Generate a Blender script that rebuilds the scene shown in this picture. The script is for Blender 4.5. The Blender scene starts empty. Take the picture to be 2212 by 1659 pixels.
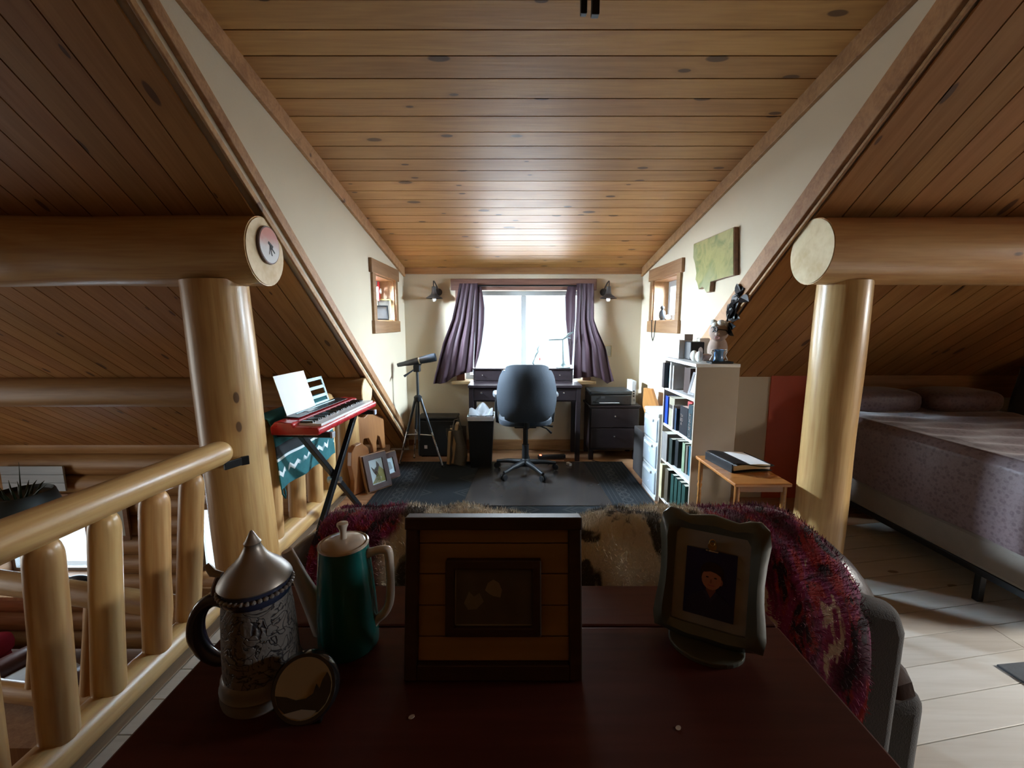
import bpy, math, random
from math import sin, cos, pi, radians, sqrt, exp
from mathutils import Vector, Matrix, Quaternion
random.seed(11)
scene = bpy.context.scene
COL = scene.collection

# ------------------------------------------------------------------ camera
CAM_H, FPX, PITCH = 1.35, 920.0, radians(8)
cam_data = bpy.data.cameras.new('camera')
cam_data.sensor_fit = 'HORIZONTAL'; cam_data.sensor_width = 36.0
cam_data.lens = 36.0 * FPX / 2212.0
cam_data.clip_start = 0.02; cam_data.clip_end = 200
cam = bpy.data.objects.new('camera', cam_data); COL.objects.link(cam)
cam.location = (0, 0, CAM_H); cam.rotation_euler = (pi/2 - PITCH, 0, 0)
scene.camera = cam

# ------------------------------------------------------------------ sky, daylight at the windows, exposure
world = bpy.data.worlds.new('sky'); scene.world = world; world.use_nodes = True
bg = world.node_tree.nodes['Background']
bg.inputs[0].default_value = (0.86, 0.94, 1.0, 1); bg.inputs[1].default_value = 1.6

def window_light(name, loc, rot, sx, sy, power, col=(0.76, 0.89, 1.0), spread=180):
    l = bpy.data.lights.new(name, 'AREA'); l.shape = 'RECTANGLE'
    l.size = sx; l.size_y = sy; l.energy = power; l.color = col; l.spread = radians(spread)
    o = bpy.data.objects.new(name, l); COL.objects.link(o)
    o.location = loc; o.rotation_euler = rot
    return o
window_light('daylight_main_window', (0.125, 4.80, 1.30), (-pi/2+radians(4), 0, 0), 1.35, 1.0, 96, (.93, .97, 1.0))
window_light('daylight_left_window', (-1.62, 3.83, 1.86), (0, -pi/2+radians(30), 0), 0.6, 0.75, 1700)
window_light('daylight_right_window', (1.85, 3.83, 1.86), (0, pi/2-radians(30), 0), 0.6, 0.75, 900)
window_light('daylight_lower_window', (-5.2, 4.9, -1.0), (-pi/2, 0, 0), 1.2, 1.1, 60)
window_light('daylight_lower_narrow', (-3.25, 4.9, -1.1), (-pi/2, 0, 0), 0.6, 1.1, 30)
window_light('daylight_left_gable', (-6.75, 1.8, 0.25), (0, -pi/2, 0), 2.4, 1.8, 34, (1.0, .94, .82))
window_light('daylight_right_gable', (4.42, 1.05, 1.95), (0, pi/2-radians(35), 0), 1.0, .8, 370, (1.0, .97, .92))

vs = scene.view_settings
vs.view_transform = 'Standard'; vs.look = 'None'; vs.gamma = 1.0; vs.use_curve_mapping = False
vs.exposure = 0.0
scene.cycles.max_bounces = 5
scene.cycles.diffuse_bounces = 4
scene.cycles.caustics_reflective = False
scene.cycles.caustics_refractive = False
scene.cycles.glossy_bounces = 3
scene.cycles.use_adaptive_sampling = True
scene.cycles.adaptive_threshold = 0.2
scene.cycles.transparent_max_bounces = 12
scene.cycles.sample_clamp_indirect = 6.0
scene.cycles.use_denoising = True

_c, _s = cos(PITCH), sin(PITCH)
def _ray(px, py):
    t = (829.5 - py) / FPX
    return (px - 1106.0) / FPX, _c + t*_s, -_s + t*_c
def at(px, py, Y):
    """point of the room seen at that place of the photograph, standing at depth Y"""
    a, b, h = _ray(px, py); k = Y / b
    return Vector((a*k, Y, CAM_H + h*k))
def atX(px, py, X):
    a, b, h = _ray(px, py); k = X / a
    return Vector((X, b*k, CAM_H + h*k))
def atZ(px, py, Z):
    a, b, h = _ray(px, py); k = (Z - CAM_H) / h
    return Vector((a*k, b*k, Z))

# ------------------------------------------------------------------ materials
def nn(nt, t, **kw):
    n = nt.nodes.new(t)
    for k, v in kw.items():
        if k.startswith('_'): setattr(n, k[1:], v)
    return n
def setin(n, **kw):
    for k, v in kw.items():
        n.inputs[k.replace('_', ' ')].default_value = v
def rgba(c): return (c[0], c[1], c[2], 1.0)
MATS = {}
def base_mat(name):
    m = bpy.data.materials.new(name); m.use_nodes = True
    nt = m.node_tree; b = nt.nodes['Principled BSDF']
    MATS[name] = m
    return m, nt, b
def mathn(nt, op, a, b=None, c=None):
    n = nt.nodes.new('ShaderNodeMath'); n.operation = op
    for i, v in enumerate((a, b, c)):
        if v is None: continue
        if isinstance(v, (int, float)): n.inputs[i].default_value = v
        else: nt.links.new(v, n.inputs[i])
    return n.outputs[0]
def mixc(nt, fac, a, b, mode='MIX'):
    n = nt.nodes.new('ShaderNodeMix'); n.data_type = 'RGBA'; n.blend_type = mode
    for i, v in ((0, fac), (6, a), (7, b)):
        if isinstance(v, (int, float)): n.inputs[i].default_value = v
        elif isinstance(v, tuple): n.inputs[i].default_value = rgba(v)
        else: nt.links.new(v, n.inputs[i])
    return n.outputs[2]
def smooth(nt, val, lo, hi):
    n = nt.nodes.new('ShaderNodeMapRange'); n.interpolation_type = 'SMOOTHSTEP'
    nt.links.new(val, n.inputs[0]); n.inputs[1].default_value = lo; n.inputs[2].default_value = hi
    return n.outputs[0]
def objcoord(nt, rnd=True):
    tc = nt.nodes.new('ShaderNodeTexCoord')
    if not rnd: return tc.outputs['Object']
    oi = nt.nodes.new('ShaderNodeObjectInfo')
    k = mathn(nt, 'MULTIPLY', oi.outputs['Random'], 53.0)
    v = nt.nodes.new('ShaderNodeVectorMath'); v.operation = 'ADD'
    nt.links.new(tc.outputs['Object'], v.inputs[0]); nt.links.new(k, v.inputs[1])
    return v.outputs[0]
def scaled(nt, vec, s):
    v = nt.nodes.new('ShaderNodeVectorMath'); v.operation = 'MULTIPLY'
    nt.links.new(vec, v.inputs[0]); v.inputs[1].default_value = s
    return v.outputs[0]
def noise(nt, vec, scale=1.0, detail=4, rough=.55, dist=0.0):
    n = nt.nodes.new('ShaderNodeTexNoise'); nt.links.new(vec, n.inputs['Vector'])
    n.inputs['Scale'].default_value = scale; n.inputs['Detail'].default_value = detail
    n.inputs['Roughness'].default_value = rough; n.inputs['Distortion'].default_value = dist
    return n.outputs['Fac']
def bumpn(nt, b, h, strength, dist=.01):
    n = nt.nodes.new('ShaderNodeBump'); n.inputs['Strength'].default_value = strength
    n.inputs['Distance'].default_value = dist
    nt.links.new(h, n.inputs['Height']); nt.links.new(n.outputs[0], b.inputs['Normal'])

def M(name, col, rough=.5, metal=0.0, var=.12, scale=14, bump=0.0, bscale=120, spec=.5, coat=0.0, sheen=0.0, emit=None):
    if name in MATS: return MATS[name]
    m, nt, b = base_mat(name)
    v = objcoord(nt)
    f = noise(nt, v, scale, 2)
    c0 = tuple(x*(1-var) for x in col); c1 = tuple(min(1, x*(1+var)) for x in col)
    nt.links.new(mixc(nt, f, c0, c1), b.inputs['Base Color'])
    rr = mathn(nt, 'MULTIPLY_ADD', f, .14, rough-.07)
    nt.links.new(rr, b.inputs['Roughness'])
    b.inputs['Metallic'].default_value = metal
    b.inputs['Specular IOR Level'].default_value = spec
    b.inputs['Coat Weight'].default_value = coat
    b.inputs['Sheen Weight'].default_value = sheen
    if bump: bumpn(nt, b, noise(nt, v, bscale, 3), bump, .004)
    if emit:
        b.inputs['Emission Color'].default_value = rgba(emit[:3]); b.inputs['Emission Strength'].default_value = emit[3]
    return m

def wood(name, light, dark, axis=0, rough=.42, kprob=.3, kscale=(3.6, 7.5), ksize=.16, tint=.16, knot=(.07, .028, .012), coat=0.0, bump=.15, grain=1.0, spec=.5, flat=False):
    if name in MATS: return MATS[name]
    m, nt, b = base_mat(name)
    v = objcoord(nt)
    st = [16.0]*3; st[axis] = 1.1
    vs_ = scaled(nt, v, tuple(st))
    warp = noise(nt, v, 2.2, 1)
    n1 = noise(nt, vs_, .75*grain, 3, .6, 1.2)
    n2 = noise(nt, vs_, 4.5*grain, 1, .6, 0)
    f = mathn(nt, 'MULTIPLY_ADD', n2, .35, mathn(nt, 'MULTIPLY', n1, .75))
    f = mathn(nt, 'MULTIPLY_ADD', warp, .35, mathn(nt, 'SUBTRACT', f, .22))
    f = smooth(nt, f, .28, .82)
    col = mixc(nt, f, light, dark)
    if kprob > 0:
        ks = [kscale[1]]*3; ks[axis] = kscale[0]
        if flat: ks[2] = 0.0
        vo = nt.nodes.new('ShaderNodeTexVoronoi'); vo.inputs['Scale'].default_value = 1.0
        if flat: vo.voronoi_dimensions = '2D'
        nt.links.new(scaled(nt, v, tuple(ks)), vo.inputs['Vector'])
        sep = nt.nodes.new('ShaderNodeSeparateColor'); nt.links.new(vo.outputs['Color'], sep.inputs[0])
        gate = mathn(nt, 'LESS_THAN', sep.outputs[0], kprob)
        size = mathn(nt, 'MULTIPLY_ADD', sep.outputs[1], ksize, ksize*.35)
        d = mathn(nt, 'DIVIDE', vo.outputs['Distance'], size)
        core = mathn(nt, 'SUBTRACT', 1.0, smooth(nt, d, .75, 1.05))
        halo = mathn(nt, 'SUBTRACT', 1.0, smooth(nt, d, .9, 2.4))
        col = mixc(nt, mathn(nt, 'MULTIPLY', mathn(nt, 'MULTIPLY', halo, gate), .45), col, dark)
        col = mixc(nt, mathn(nt, 'MULTIPLY', mathn(nt, 'MULTIPLY', core, gate), .85), col, knot)
    if tint:
        oi = nt.nodes.new('ShaderNodeObjectInfo')
        hs = nt.nodes.new('ShaderNodeHueSaturation')
        nt.links.new(mathn(nt, 'MULTIPLY_ADD', oi.outputs['Random'], 2*tint, 1-tint), hs.inputs['Value'])
        r2 = mathn(nt, 'FRACT', mathn(nt, 'MULTIPLY', oi.outputs['Random'], 7.31))
        nt.links.new(mathn(nt, 'MULTIPLY_ADD', r2, .010, .496), hs.inputs['Hue'])
        nt.links.new(col, hs.inputs['Color']); col = hs.outputs[0]
    nt.links.new(col, b.inputs['Base Color'])
    nt.links.new(mathn(nt, 'MULTIPLY_ADD', n1, .18, rough-.09), b.inputs['Roughness'])
    b.inputs['Coat Weight'].default_value = coat; b.inputs['Coat Roughness'].default_value = .25
    b.inputs['Specular IOR Level'].default_value = spec
    if bump: bumpn(nt, b, n2, bump, .003)
    return m

def pane_glass(name, tint=(.93, .97, 1.0), amount=.12):
    if name in MATS: return MATS[name]
    m, nt, b = base_mat(name); nt.nodes.remove(b)
    out = nt.nodes['Material Output']
    tr = nt.nodes.new('ShaderNodeBsdfTransparent'); tr.inputs[0].default_value = rgba(tint)
    gl = nt.nodes.new('ShaderNodeBsdfGlossy'); gl.inputs['Roughness'].default_value = .03
    fr = nt.nodes.new('ShaderNodeFresnel'); fr.inputs[0].default_value = 1.3
    mx = nt.nodes.new('ShaderNodeMixShader')
    nt.links.new(mathn(nt, 'MULTIPLY_ADD', fr.outputs[0], .6, amount*.2), mx.inputs[0])
    nt.links.new(tr.outputs[0], mx.inputs[1]); nt.links.new(gl.outputs[0], mx.inputs[2])
    nt.links.new(mx.outputs[0], out.inputs[0])
    return m

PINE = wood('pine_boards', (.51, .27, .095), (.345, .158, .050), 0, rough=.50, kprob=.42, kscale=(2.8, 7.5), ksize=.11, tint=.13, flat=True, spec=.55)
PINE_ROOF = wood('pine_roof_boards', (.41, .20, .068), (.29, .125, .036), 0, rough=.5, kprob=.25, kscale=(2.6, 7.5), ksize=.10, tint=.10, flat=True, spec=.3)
LOG = wood('peeled_log', (.62, .40, .175), (.40, .195, .062), 2, rough=.37, kprob=.5, kscale=(3.6, 8), ksize=.09, tint=.08, bump=.2, coat=.25)
LOG_DARK = wood('aged_wall_log', (.42, .23, .09), (.26, .115, .036), 2, rough=.5, kprob=.2, kscale=(2.2, 6), tint=.1)
LOG_END = wood('log_end_grain', (.70, .56, .34), (.54, .38, .19), 0, rough=.6, kprob=0, tint=.04, grain=.5)
TRIM = wood('rough_sawn_trim', (.44, .24, .105), (.25, .115, .048), 0, rough=.62, kprob=.2, tint=.1, bump=.7)
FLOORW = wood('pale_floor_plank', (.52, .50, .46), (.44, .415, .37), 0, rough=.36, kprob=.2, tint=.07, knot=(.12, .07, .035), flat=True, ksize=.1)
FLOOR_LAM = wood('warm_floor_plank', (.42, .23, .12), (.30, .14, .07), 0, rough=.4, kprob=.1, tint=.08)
DRY = M('cream_drywall', (.61, .52, .385), rough=.85, var=.05, scale=3, bump=.12, bscale=60, spec=.2)
DARKWOOD = M('espresso_wood', (.017, .011, .013), rough=.42, var=.25, scale=30, spec=.35)
BLACKPL = M('black_plastic', (.011, .012, .014), rough=.5, spec=.3)
BLACKMET = M('black_metal', (.018, .018, .019), rough=.38, metal=.6)
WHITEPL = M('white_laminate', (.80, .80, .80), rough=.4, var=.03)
PAPER = M('white_paper', (.82, .82, .82), rough=.8, var=.03)
STEEL = M('brushed_steel', (.6, .6, .6), rough=.28, metal=1.0)
GLASS = pane_glass('window_glass')

# ------------------------------------------------------------------ geometry helpers
class MB:
    def __init__(s): s.v = []; s.f = []
    def add(s, verts, faces, mt=None):
        n = len(s.v)
        s.v += [(mt @ Vector(p)) if mt is not None else Vector(p) for p in verts]
        s.f += [tuple(i+n for i in f) for f in faces]
        return s
    def box(s, x0, x1, y0, y1, z0, z1, mt=None):
        return s.add([(x0,y0,z0),(x1,y0,z0),(x1,y1,z0),(x0,y1,z0),(x0,y0,z1),(x1,y0,z1),(x1,y1,z1),(x0,y1,z1)],
                     [(0,3,2,1),(4,5,6,7),(0,1,5,4),(1,2,6,5),(2,3,7,6),(3,0,4,7)], mt)
    def hexa(s, p):   # eight corners: bottom four, top four
        return s.add(p, [(0,3,2,1),(4,5,6,7),(0,1,5,4),(1,2,6,5),(2,3,7,6),(3,0,4,7)])
    def bar(s, p0, p1, w, h, up=(0,0,1)):
        p0 = Vector(p0); p1 = Vector(p1); d = (p1-p0).normalized(); u = Vector(up)
        x = d.cross(u)
        if x.length < 1e-4: x = d.cross(Vector((1,0,0)))
        x.normalize(); u = x.cross(d).normalized()
        c = []
        for p in (p0, p1):
            for a, b in ((-1,-1),(1,-1),(1,1),(-1,1)): c.append(p + x*(a*w/2) + u*(b*h/2))
        return s.hexa(c)
    def prism(s, poly, lo, hi, axis=2, mt=None):
        """poly in the plane across axis (cyclic order), from lo to hi along it"""
        def mk(a, b, t): return ((t,a,b),(b,t,a),(a,b,t))[axis]
        n = len(poly)
        vs_ = [mk(a,b,lo) for a,b in poly] + [mk(a,b,hi) for a,b in poly]
        fs = [tuple(range(n-1,-1,-1)), tuple(range(n, 2*n))]
        fs += [(i, (i+1)%n, (i+1)%n+n, i+n) for i in range(n)]
        return s.add(vs_, fs, mt)
    def frame(s, x0, x1, z0, z1, w, y0, y1, mt=None):
        """rectangular frame in the xz plane, border w"""
        o = [(x0,z0),(x1,z0),(x1,z1),(x0,z1)]; i = [(x0+w,z0+w),(x1-w,z0+w),(x1-w,z1-w),(x0+w,z1-w)]
        vs_ = [(a,y0,b) for a,b in o] + [(a,y0,b) for a,b in i] + [(a,y1,b) for a,b in o] + [(a,y1,b) for a,b in i]
        fs = []
        for k in range(4):
            j = (k+1) % 4
            fs += [(k,j,4+j,4+k), (8+j,8+k,12+k,12+j), (j,k,8+k,8+j), (4+k,4+j,12+j,12+k)]
        return s.add(vs_, fs, mt)
    def tube(s, pts, r, seg=10, caps=True, mt=None, closed=False):
        pts = [Vector(p) for p in pts]; n = len(pts)
        if isinstance(r, (int, float)): r = [r]*n
        t0 = (pts[1]-pts[0]).normalized()
        ref = Vector((0,0,1)) if abs(t0.z) < .9 else Vector((1,0,0))
        x = t0.cross(ref).normalized(); vs_ = []
        for i in range(n):
            if closed: t = (pts[(i+1)%n]-pts[i-1]).normalized()
            else: t = (pts[min(i+1,n-1)]-pts[max(i-1,0)]).normalized()
            x = (x - t*x.dot(t)).normalized(); y = t.cross(x)
            for k in range(seg):
                a = 2*pi*k/seg
                vs_.append(pts[i] + (x*cos(a)+y*sin(a))*r[i])
        fs = []
        for i in range(n if closed else n-1):
            j = (i+1) % n
            for k in range(seg):
                l = (k+1) % seg
                fs.append((i*seg+k, i*seg+l, j*seg+l, j*seg+k))
        if caps and not closed:
            fs.append(tuple(range(seg-1,-1,-1))); fs.append(tuple(range((n-1)*seg, n*seg)))
        return s.add(vs_, fs, mt)
    def lathe(s, prof, seg=24, mt=None):
        vs_ = []; fs = []; n = len(prof)
        for r, z in prof:
            for k in range(seg):
                a = 2*pi*k/seg; vs_.append((max(r,1e-4)*cos(a), max(r,1e-4)*sin(a), z))
        for i in range(n-1):
            for k in range(seg):
                l = (k+1) % seg
                fs.append((i*seg+k, i*seg+l, (i+1)*seg+l, (i+1)*seg+k))
        fs.append(tuple(range(seg-1,-1,-1))); fs.append(tuple(range((n-1)*seg, n*seg)))
        return s.add(vs_, fs, mt)
    def ball(s, c, r, seg=16, rings=10, p=1.0, mt=None):
        """ellipsoid; p below one squares it off"""
        r = (r,r,r) if isinstance(r,(int,float)) else r
        sg = lambda v: (abs(v)**p)*(1 if v >= 0 else -1)
        vs_ = [(c[0],c[1],c[2]-r[2])]; fs = []
        for i in range(1, rings):
            a = -pi/2 + pi*i/rings
            for k in range(seg):
                b = 2*pi*k/seg
                vs_.append((c[0]+r[0]*sg(cos(a))*sg(cos(b)), c[1]+r[1]*sg(cos(a))*sg(sin(b)), c[2]+r[2]*sg(sin(a))))
        vs_.append((c[0],c[1],c[2]+r[2])); top = len(vs_)-1
        for k in range(seg):
            l = (k+1) % seg
            fs.append((0, 1+l, 1+k)); fs.append((top, 1+(rings-2)*seg+k, 1+(rings-2)*seg+l))
            for i in range(rings-2):
                fs.append((1+i*seg+k, 1+i*seg+l, 1+(i+1)*seg+l, 1+(i+1)*seg+k))
        return s.add(vs_, fs, mt)
    def sheet(s, fn, nu, nv, thick=None):
        """fn(u, v) -> point; thick gives it a back side (vector or distance along the normal)"""
        P = [[Vector(fn(i/nu, j/nv)) for j in range(nv+1)] for i in range(nu+1)]
        idx = lambda i, j: i*(nv+1)+j
        vs_ = [P[i][j] for i in range(nu+1) for j in range(nv+1)]
        fs = [(idx(i,j), idx(i+1,j), idx(i+1,j+1), idx(i,j+1)) for i in range(nu) for j in range(nv)]
        if thick:
            N = len(vs_); back = []
            for i in range(nu+1):
                for j in range(nv+1):
                    a = P[min(i+1,nu)][j]-P[max(i-1,0)][j]; b = P[i][min(j+1,nv)]-P[i][max(j-1,0)]
                    n_ = a.cross(b); n_ = n_.normalized() if n_.length > 1e-9 else Vector((0,0,1))
                    back.append(P[i][j]-n_*thick)
            vs_ += back
            fs += [tuple(N+q for q in reversed(f)) for f in list(fs)]
            rim = [idx(i,0) for i in range(nu+1)] + [idx(nu,j) for j in range(1,nv+1)] + [idx(i,nv) for i in range(nu-1,-1,-1)] + [idx(0,j) for j in range(nv-1,0,-1)]
            for q in range(len(rim)):
                a, b = rim[q], rim[(q+1)%len(rim)]
                fs.append((b, a, a+N, b+N))
        return s.add(vs_, fs)
    def build(s, name, mat, parent=None, loc=None, rot=None, smooth_=False, bevel=0.0, w=False, angle=40, bseg=2):
        vs_ = s.v
        if w and parent is not None:
            inv = basis_of(parent).inverted(); vs_ = [inv @ p for p in vs_]
        me = bpy.data.meshes.new(name); me.from_pydata([tuple(p) for p in vs_], [], s.f); me.update()
        if smooth_:
            me.polygons.foreach_set('use_smooth', [True]*len(me.polygons))
            me.set_sharp_from_angle(angle=radians(angle))
        me.materials.append(mat)
        o = bpy.data.objects.new(name, me); COL.objects.link(o)
        if parent is not None: o.parent = parent
        if loc is not None: o.location = loc
        if rot is not None: o.rotation_euler = rot
        if bevel:
            b = o.modifiers.new('bevel', 'BEVEL'); b.width = bevel; b.segments = bseg; b.limit_method = 'ANGLE'
            b.harden_normals = False
        return o
def basis_of(o):
    m = Matrix.LocRotScale(o.location, o.rotation_euler.to_quaternion() if o.rotation_mode != 'QUATERNION' else o.rotation_quaternion, o.scale)
    return basis_of(o.parent) @ m if o.parent else m
def tag(o, label, cat, group=None):
    o['label'] = label; o['category'] = cat
    if group: o['group'] = group
    return o
def thing(name, label, cat, loc=(0,0,0), rot=(0,0,0), group=None):
    o = bpy.data.objects.new(name, None); COL.objects.link(o)
    o.empty_display_size = .05
    o.location = loc; o.rotation_euler = rot
    return tag(o, label, cat, group)
def struct(o): o['kind'] = 'structure'; return o
def bx(name, mat, parent, x0, x1, y0, y1, z0, z1, bevel=.003, w=False):
    return MB().box(x0,x1,y0,y1,z0,z1).build(name, mat, parent, bevel=bevel, w=w)
def wob(seed):
    r = random.Random(seed); ph = [(r.uniform(0,6.28), r.uniform(0,6.28), r.choice((1,2,2,3)), r.uniform(2,9)) for _ in range(5)]
    return lambda a, z: sum(sin(k*a+p)*sin(f*z+q) for p,q,k,f in ph)/5 + .35*sin(ph[0][3]*.7*z+ph[1][0])
def log(name, p0, p1, r0, r1, mat, parent=None, seed=1, seg=20, amp=.05, dome0=0.0, dome1=0.0, step=.07, bumps=3):
    """peeled log from p0 to p1 with uneven girth and knot swellings; its own length axis is local z"""
    p0 = Vector(p0); p1 = Vector(p1); L = (p1-p0).length; f = wob(seed); rr = random.Random(seed*7+3)
    kn = [(rr.uniform(.1,.9)*L, rr.uniform(0,2*pi), rr.uniform(.05,.14)) for _ in range(bumps)]
    zs = [0.0]
    if dome0: zs += [dome0*t for t in (.12,.35,.65,1)]
    n = max(2, int((L-dome0-dome1)/step)); zs += [dome0 + (L-dome0-dome1)*i/n for i in range(1, n+1)]
    if dome1: zs += [L-dome1*t for t in (.65,.35,.12,0)]
    b = MB(); vs_ = []
    for z in zs:
        r = r0 + (r1-r0)*z/L; k = 1.0
        if dome0 and z < dome0: k = .42 + .58*sqrt(max(0, 1-(1-z/dome0)**2))
        if dome1 and z > L-dome1: k = .42 + .58*sqrt(max(0, 1-((z-(L-dome1))/dome1)**2))
        for i in range(seg):
            a = 2*pi*i/seg
            q = 1 + amp*f(a, z)
            for kz, ka, kh in kn:
                da = (a-ka+pi) % (2*pi) - pi
                q += kh*exp(-((z-kz)/.06)**2 - (da/.35)**2)
            vs_.append((r*k*q*cos(a), r*k*q*sin(a), z))
    m = len(zs); fs = [tuple(range(seg-1,-1,-1)), tuple(range((m-1)*seg, m*seg))]
    for i in range(m-1):
        for k in range(seg):
            l = (k+1) % seg; fs.append((i*seg+k, i*seg+l, (i+1)*seg+l, (i+1)*seg+k))
    b.add(vs_, fs)
    o = b.build(name, mat, parent, smooth_=True, angle=50)
    o.rotation_mode = 'QUATERNION'
    o.rotation_quaternion = Vector((0,0,1)).rotation_difference((p1-p0).normalized())
    o.location = p0 - (Vector(parent.location) if parent is not None else Vector((0,0,0)))
    return o
def lettering(text, mat, parent, size, mt, name='lettering'):
    cu = bpy.data.curves.new(name, 'FONT'); cu.body = text; cu.size = size; cu.align_x = 'CENTER'; cu.align_y = 'CENTER'; cu.extrude = size*.02
    tmp = bpy.data.objects.new(name, cu); COL.objects.link(tmp)
    dg = bpy.context.evaluated_depsgraph_get()
    me = bpy.data.meshes.new_from_object(tmp.evaluated_get(dg)); me.name = name
    bpy.data.objects.remove(tmp); bpy.data.curves.remove(cu)
    me.materials.clear(); me.materials.append(mat)
    me.transform(mt)
    o = bpy.data.objects.new(name, me); COL.objects.link(o); o.parent = parent
    return o
def curve(pts, rad, n=5):
    # Catmull-Rom refinement of a path and its radii
    P = [Vector(p) for p in pts]; R = [rad]*len(P) if isinstance(rad, (int, float)) else list(rad); op = []; orr = []
    for i in range(len(P)-1):
        a, b, c, d = P[max(i-1,0)], P[i], P[i+1], P[min(i+2,len(P)-1)]
        for k in range(n):
            t = k/n
            op.append(.5*((2*b)+(c-a)*t+(2*a-5*b+4*c-d)*t*t+(3*b-a-3*c+d)*t**3)); orr.append(R[i]*(1-t)+R[i+1]*t)
    op.append(P[-1]); orr.append(R[-1])
    return op, orr
def T(*p): return Matrix.Translation(Vector(p))
def RX(a): return Matrix.Rotation(radians(a), 4, 'X')
def RY(a): return Matrix.Rotation(radians(a), 4, 'Y')
def RZ(a): return Matrix.Rotation(radians(a), 4, 'Z')

# ================================================================== the shell of the loft
XL, XR, YB = -1.12, 1.35, 4.5           # dormer cheeks and window wall
ZR0, RS = 3.30, .725                     # main roof: z = ZR0 - RS*y
def zroof(y): return ZR0 - RS*y
ZD0, DS = 2.8327, .1986                  # dormer ceiling: z = ZD0 - DS*y
def zdorm(y): return ZD0 - DS*y
YJ = (ZR0-ZD0)/(RS-DS)                   # where the two ceilings meet
ZLOW = -2.45                             # floor of the room below

floor = struct(MB().box(-1.47, 4.4, -.9, 4.6, -.25, -.02).build('floor', FLOOR_LAM))
def plank_mesh(name, poly, z0, z1, mat, parent, chamfer=.002):
    return MB().prism(poly, z0, z1, 2).build(name, mat, parent, bevel=.0015)
PW = .136
y = .15; k = 0
while y < 4.45:
    y1 = min(y+PW, 4.47)
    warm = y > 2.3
    xa = -1.31 if y < 3.4 else -1.40
    cut = random.uniform(-.9, .3)
    for (a, b_) in ((xa, cut), (cut, .52)) if y < 1.2 else ((xa, .52),):
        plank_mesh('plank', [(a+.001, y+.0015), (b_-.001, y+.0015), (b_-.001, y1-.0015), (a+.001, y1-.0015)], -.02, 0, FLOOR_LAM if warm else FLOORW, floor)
    y = y1
sl = .17
y = -.7
while y < 4.3:
    y1 = y+PW
    xe = 4.25
    x0 = .522
    cut = random.uniform(1.5, 3.2)
    for a, b_ in ((x0, cut), (cut, xe)):
        f0, f1 = sl*(a-x0), sl*(b_-x0)
        if y+min(f0,f1) > 4.45: continue
        pts = [(a+.001, min(y+f0+.0015, 4.47)), (b_-.001, min(y+f1+.0015, 4.47)), (b_-.001, min(y1+f1-.0015, 4.47)), (a+.001, min(y1+f0-.0015, 4.47))]
        if pts[0][1] >= 4.469 or pts[1][1] >= 4.469: continue
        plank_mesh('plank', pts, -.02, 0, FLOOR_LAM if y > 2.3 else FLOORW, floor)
    y = y1
# long edge board beside the log railing
EDGE = wood('grey_edge_board', (.24, .17, .11), (.15, .10, .065), 0, rough=.6, kprob=.1)
for a, b_ in ((.12, 1.02), (1.022, 3.35)):
    e = MB().box(0, b_-a, 0, .155, -.02, .004).build('edge_board', EDGE, floor, loc=(-1.312, a, 0), rot=(0,0,pi/2), bevel=.002)

floor_lower = struct(MB().box(-6.6, 4.4, -6.2, 4.9, ZLOW-.2, ZLOW).build('floor_lower', wood('lower_floor_boards', (.34, .19, .09), (.2, .1, .045), 0, kprob=.1)))
struct(MB().box(-1.47, -1.40, -3.5, 4.6, ZLOW, -.25).build('wall_under_loft', LOG_DARK))

# window wall with its opening
WX0, WX1, WZ0, WZ1 = -.50, .75, .76, 1.695
wb = MB()
wb.box(XL-.2, WX0, YB, YB+.2, -.02, 2.1); wb.box(WX1, XR+.2, YB, YB+.2, -.02, 2.1)
wb.box(WX0, WX1, YB, YB+.2, -.02, WZ0); wb.box(WX0, WX1, YB, YB+.2, WZ1, 2.1)
struct(wb.build('wall_back', DRY))

# dormer cheeks, each with a small window
CY0, CY1, CZ0, CZ1 = 3.52, 4.13, 1.365, 1.765
def cheek(name, x0, x1, full):
    b = MB(); lo = lambda yy: (0.0 if (full and yy >= 3.2) else zroof(yy)+.0)
    def strip(ya, yb, za0, zb0, za1, zb1):
        b.prism([(ya,za0),(yb,zb0),(yb,zb1),(ya,za1)], x0, x1, 0)
    up = lambda yy: zdorm(yy)+.03
    if full:
        strip(YJ-.05, 3.2, zroof(YJ-.05), zroof(3.2), up(YJ-.05)+.02, up(3.2))
        strip(3.2, CY0, 0, 0, up(3.2), up(CY0))
        strip(CY0, CY1, 0, 0, CZ0, CZ0)
        strip(CY1, YB, 0, 0, up(CY1), up(YB))
    else:
        strip(YJ-.05, CY0, zroof(YJ-.05), zroof(CY0), up(YJ-.05)+.02, up(CY0))
        strip(CY0, CY1, zroof(CY0), zroof(CY1), CZ0, CZ0)
        strip(CY1, YB, zroof(CY1), zroof(YB), up(CY1), up(YB))
    strip(CY0, CY1, CZ1, CZ1, up(CY0), up(CY1))
    return struct(b.build(name, DRY))
cheek('wall_left', XL-.2, XL, False)
cheek('wall_right', XR, XR+.2, True)

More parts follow.
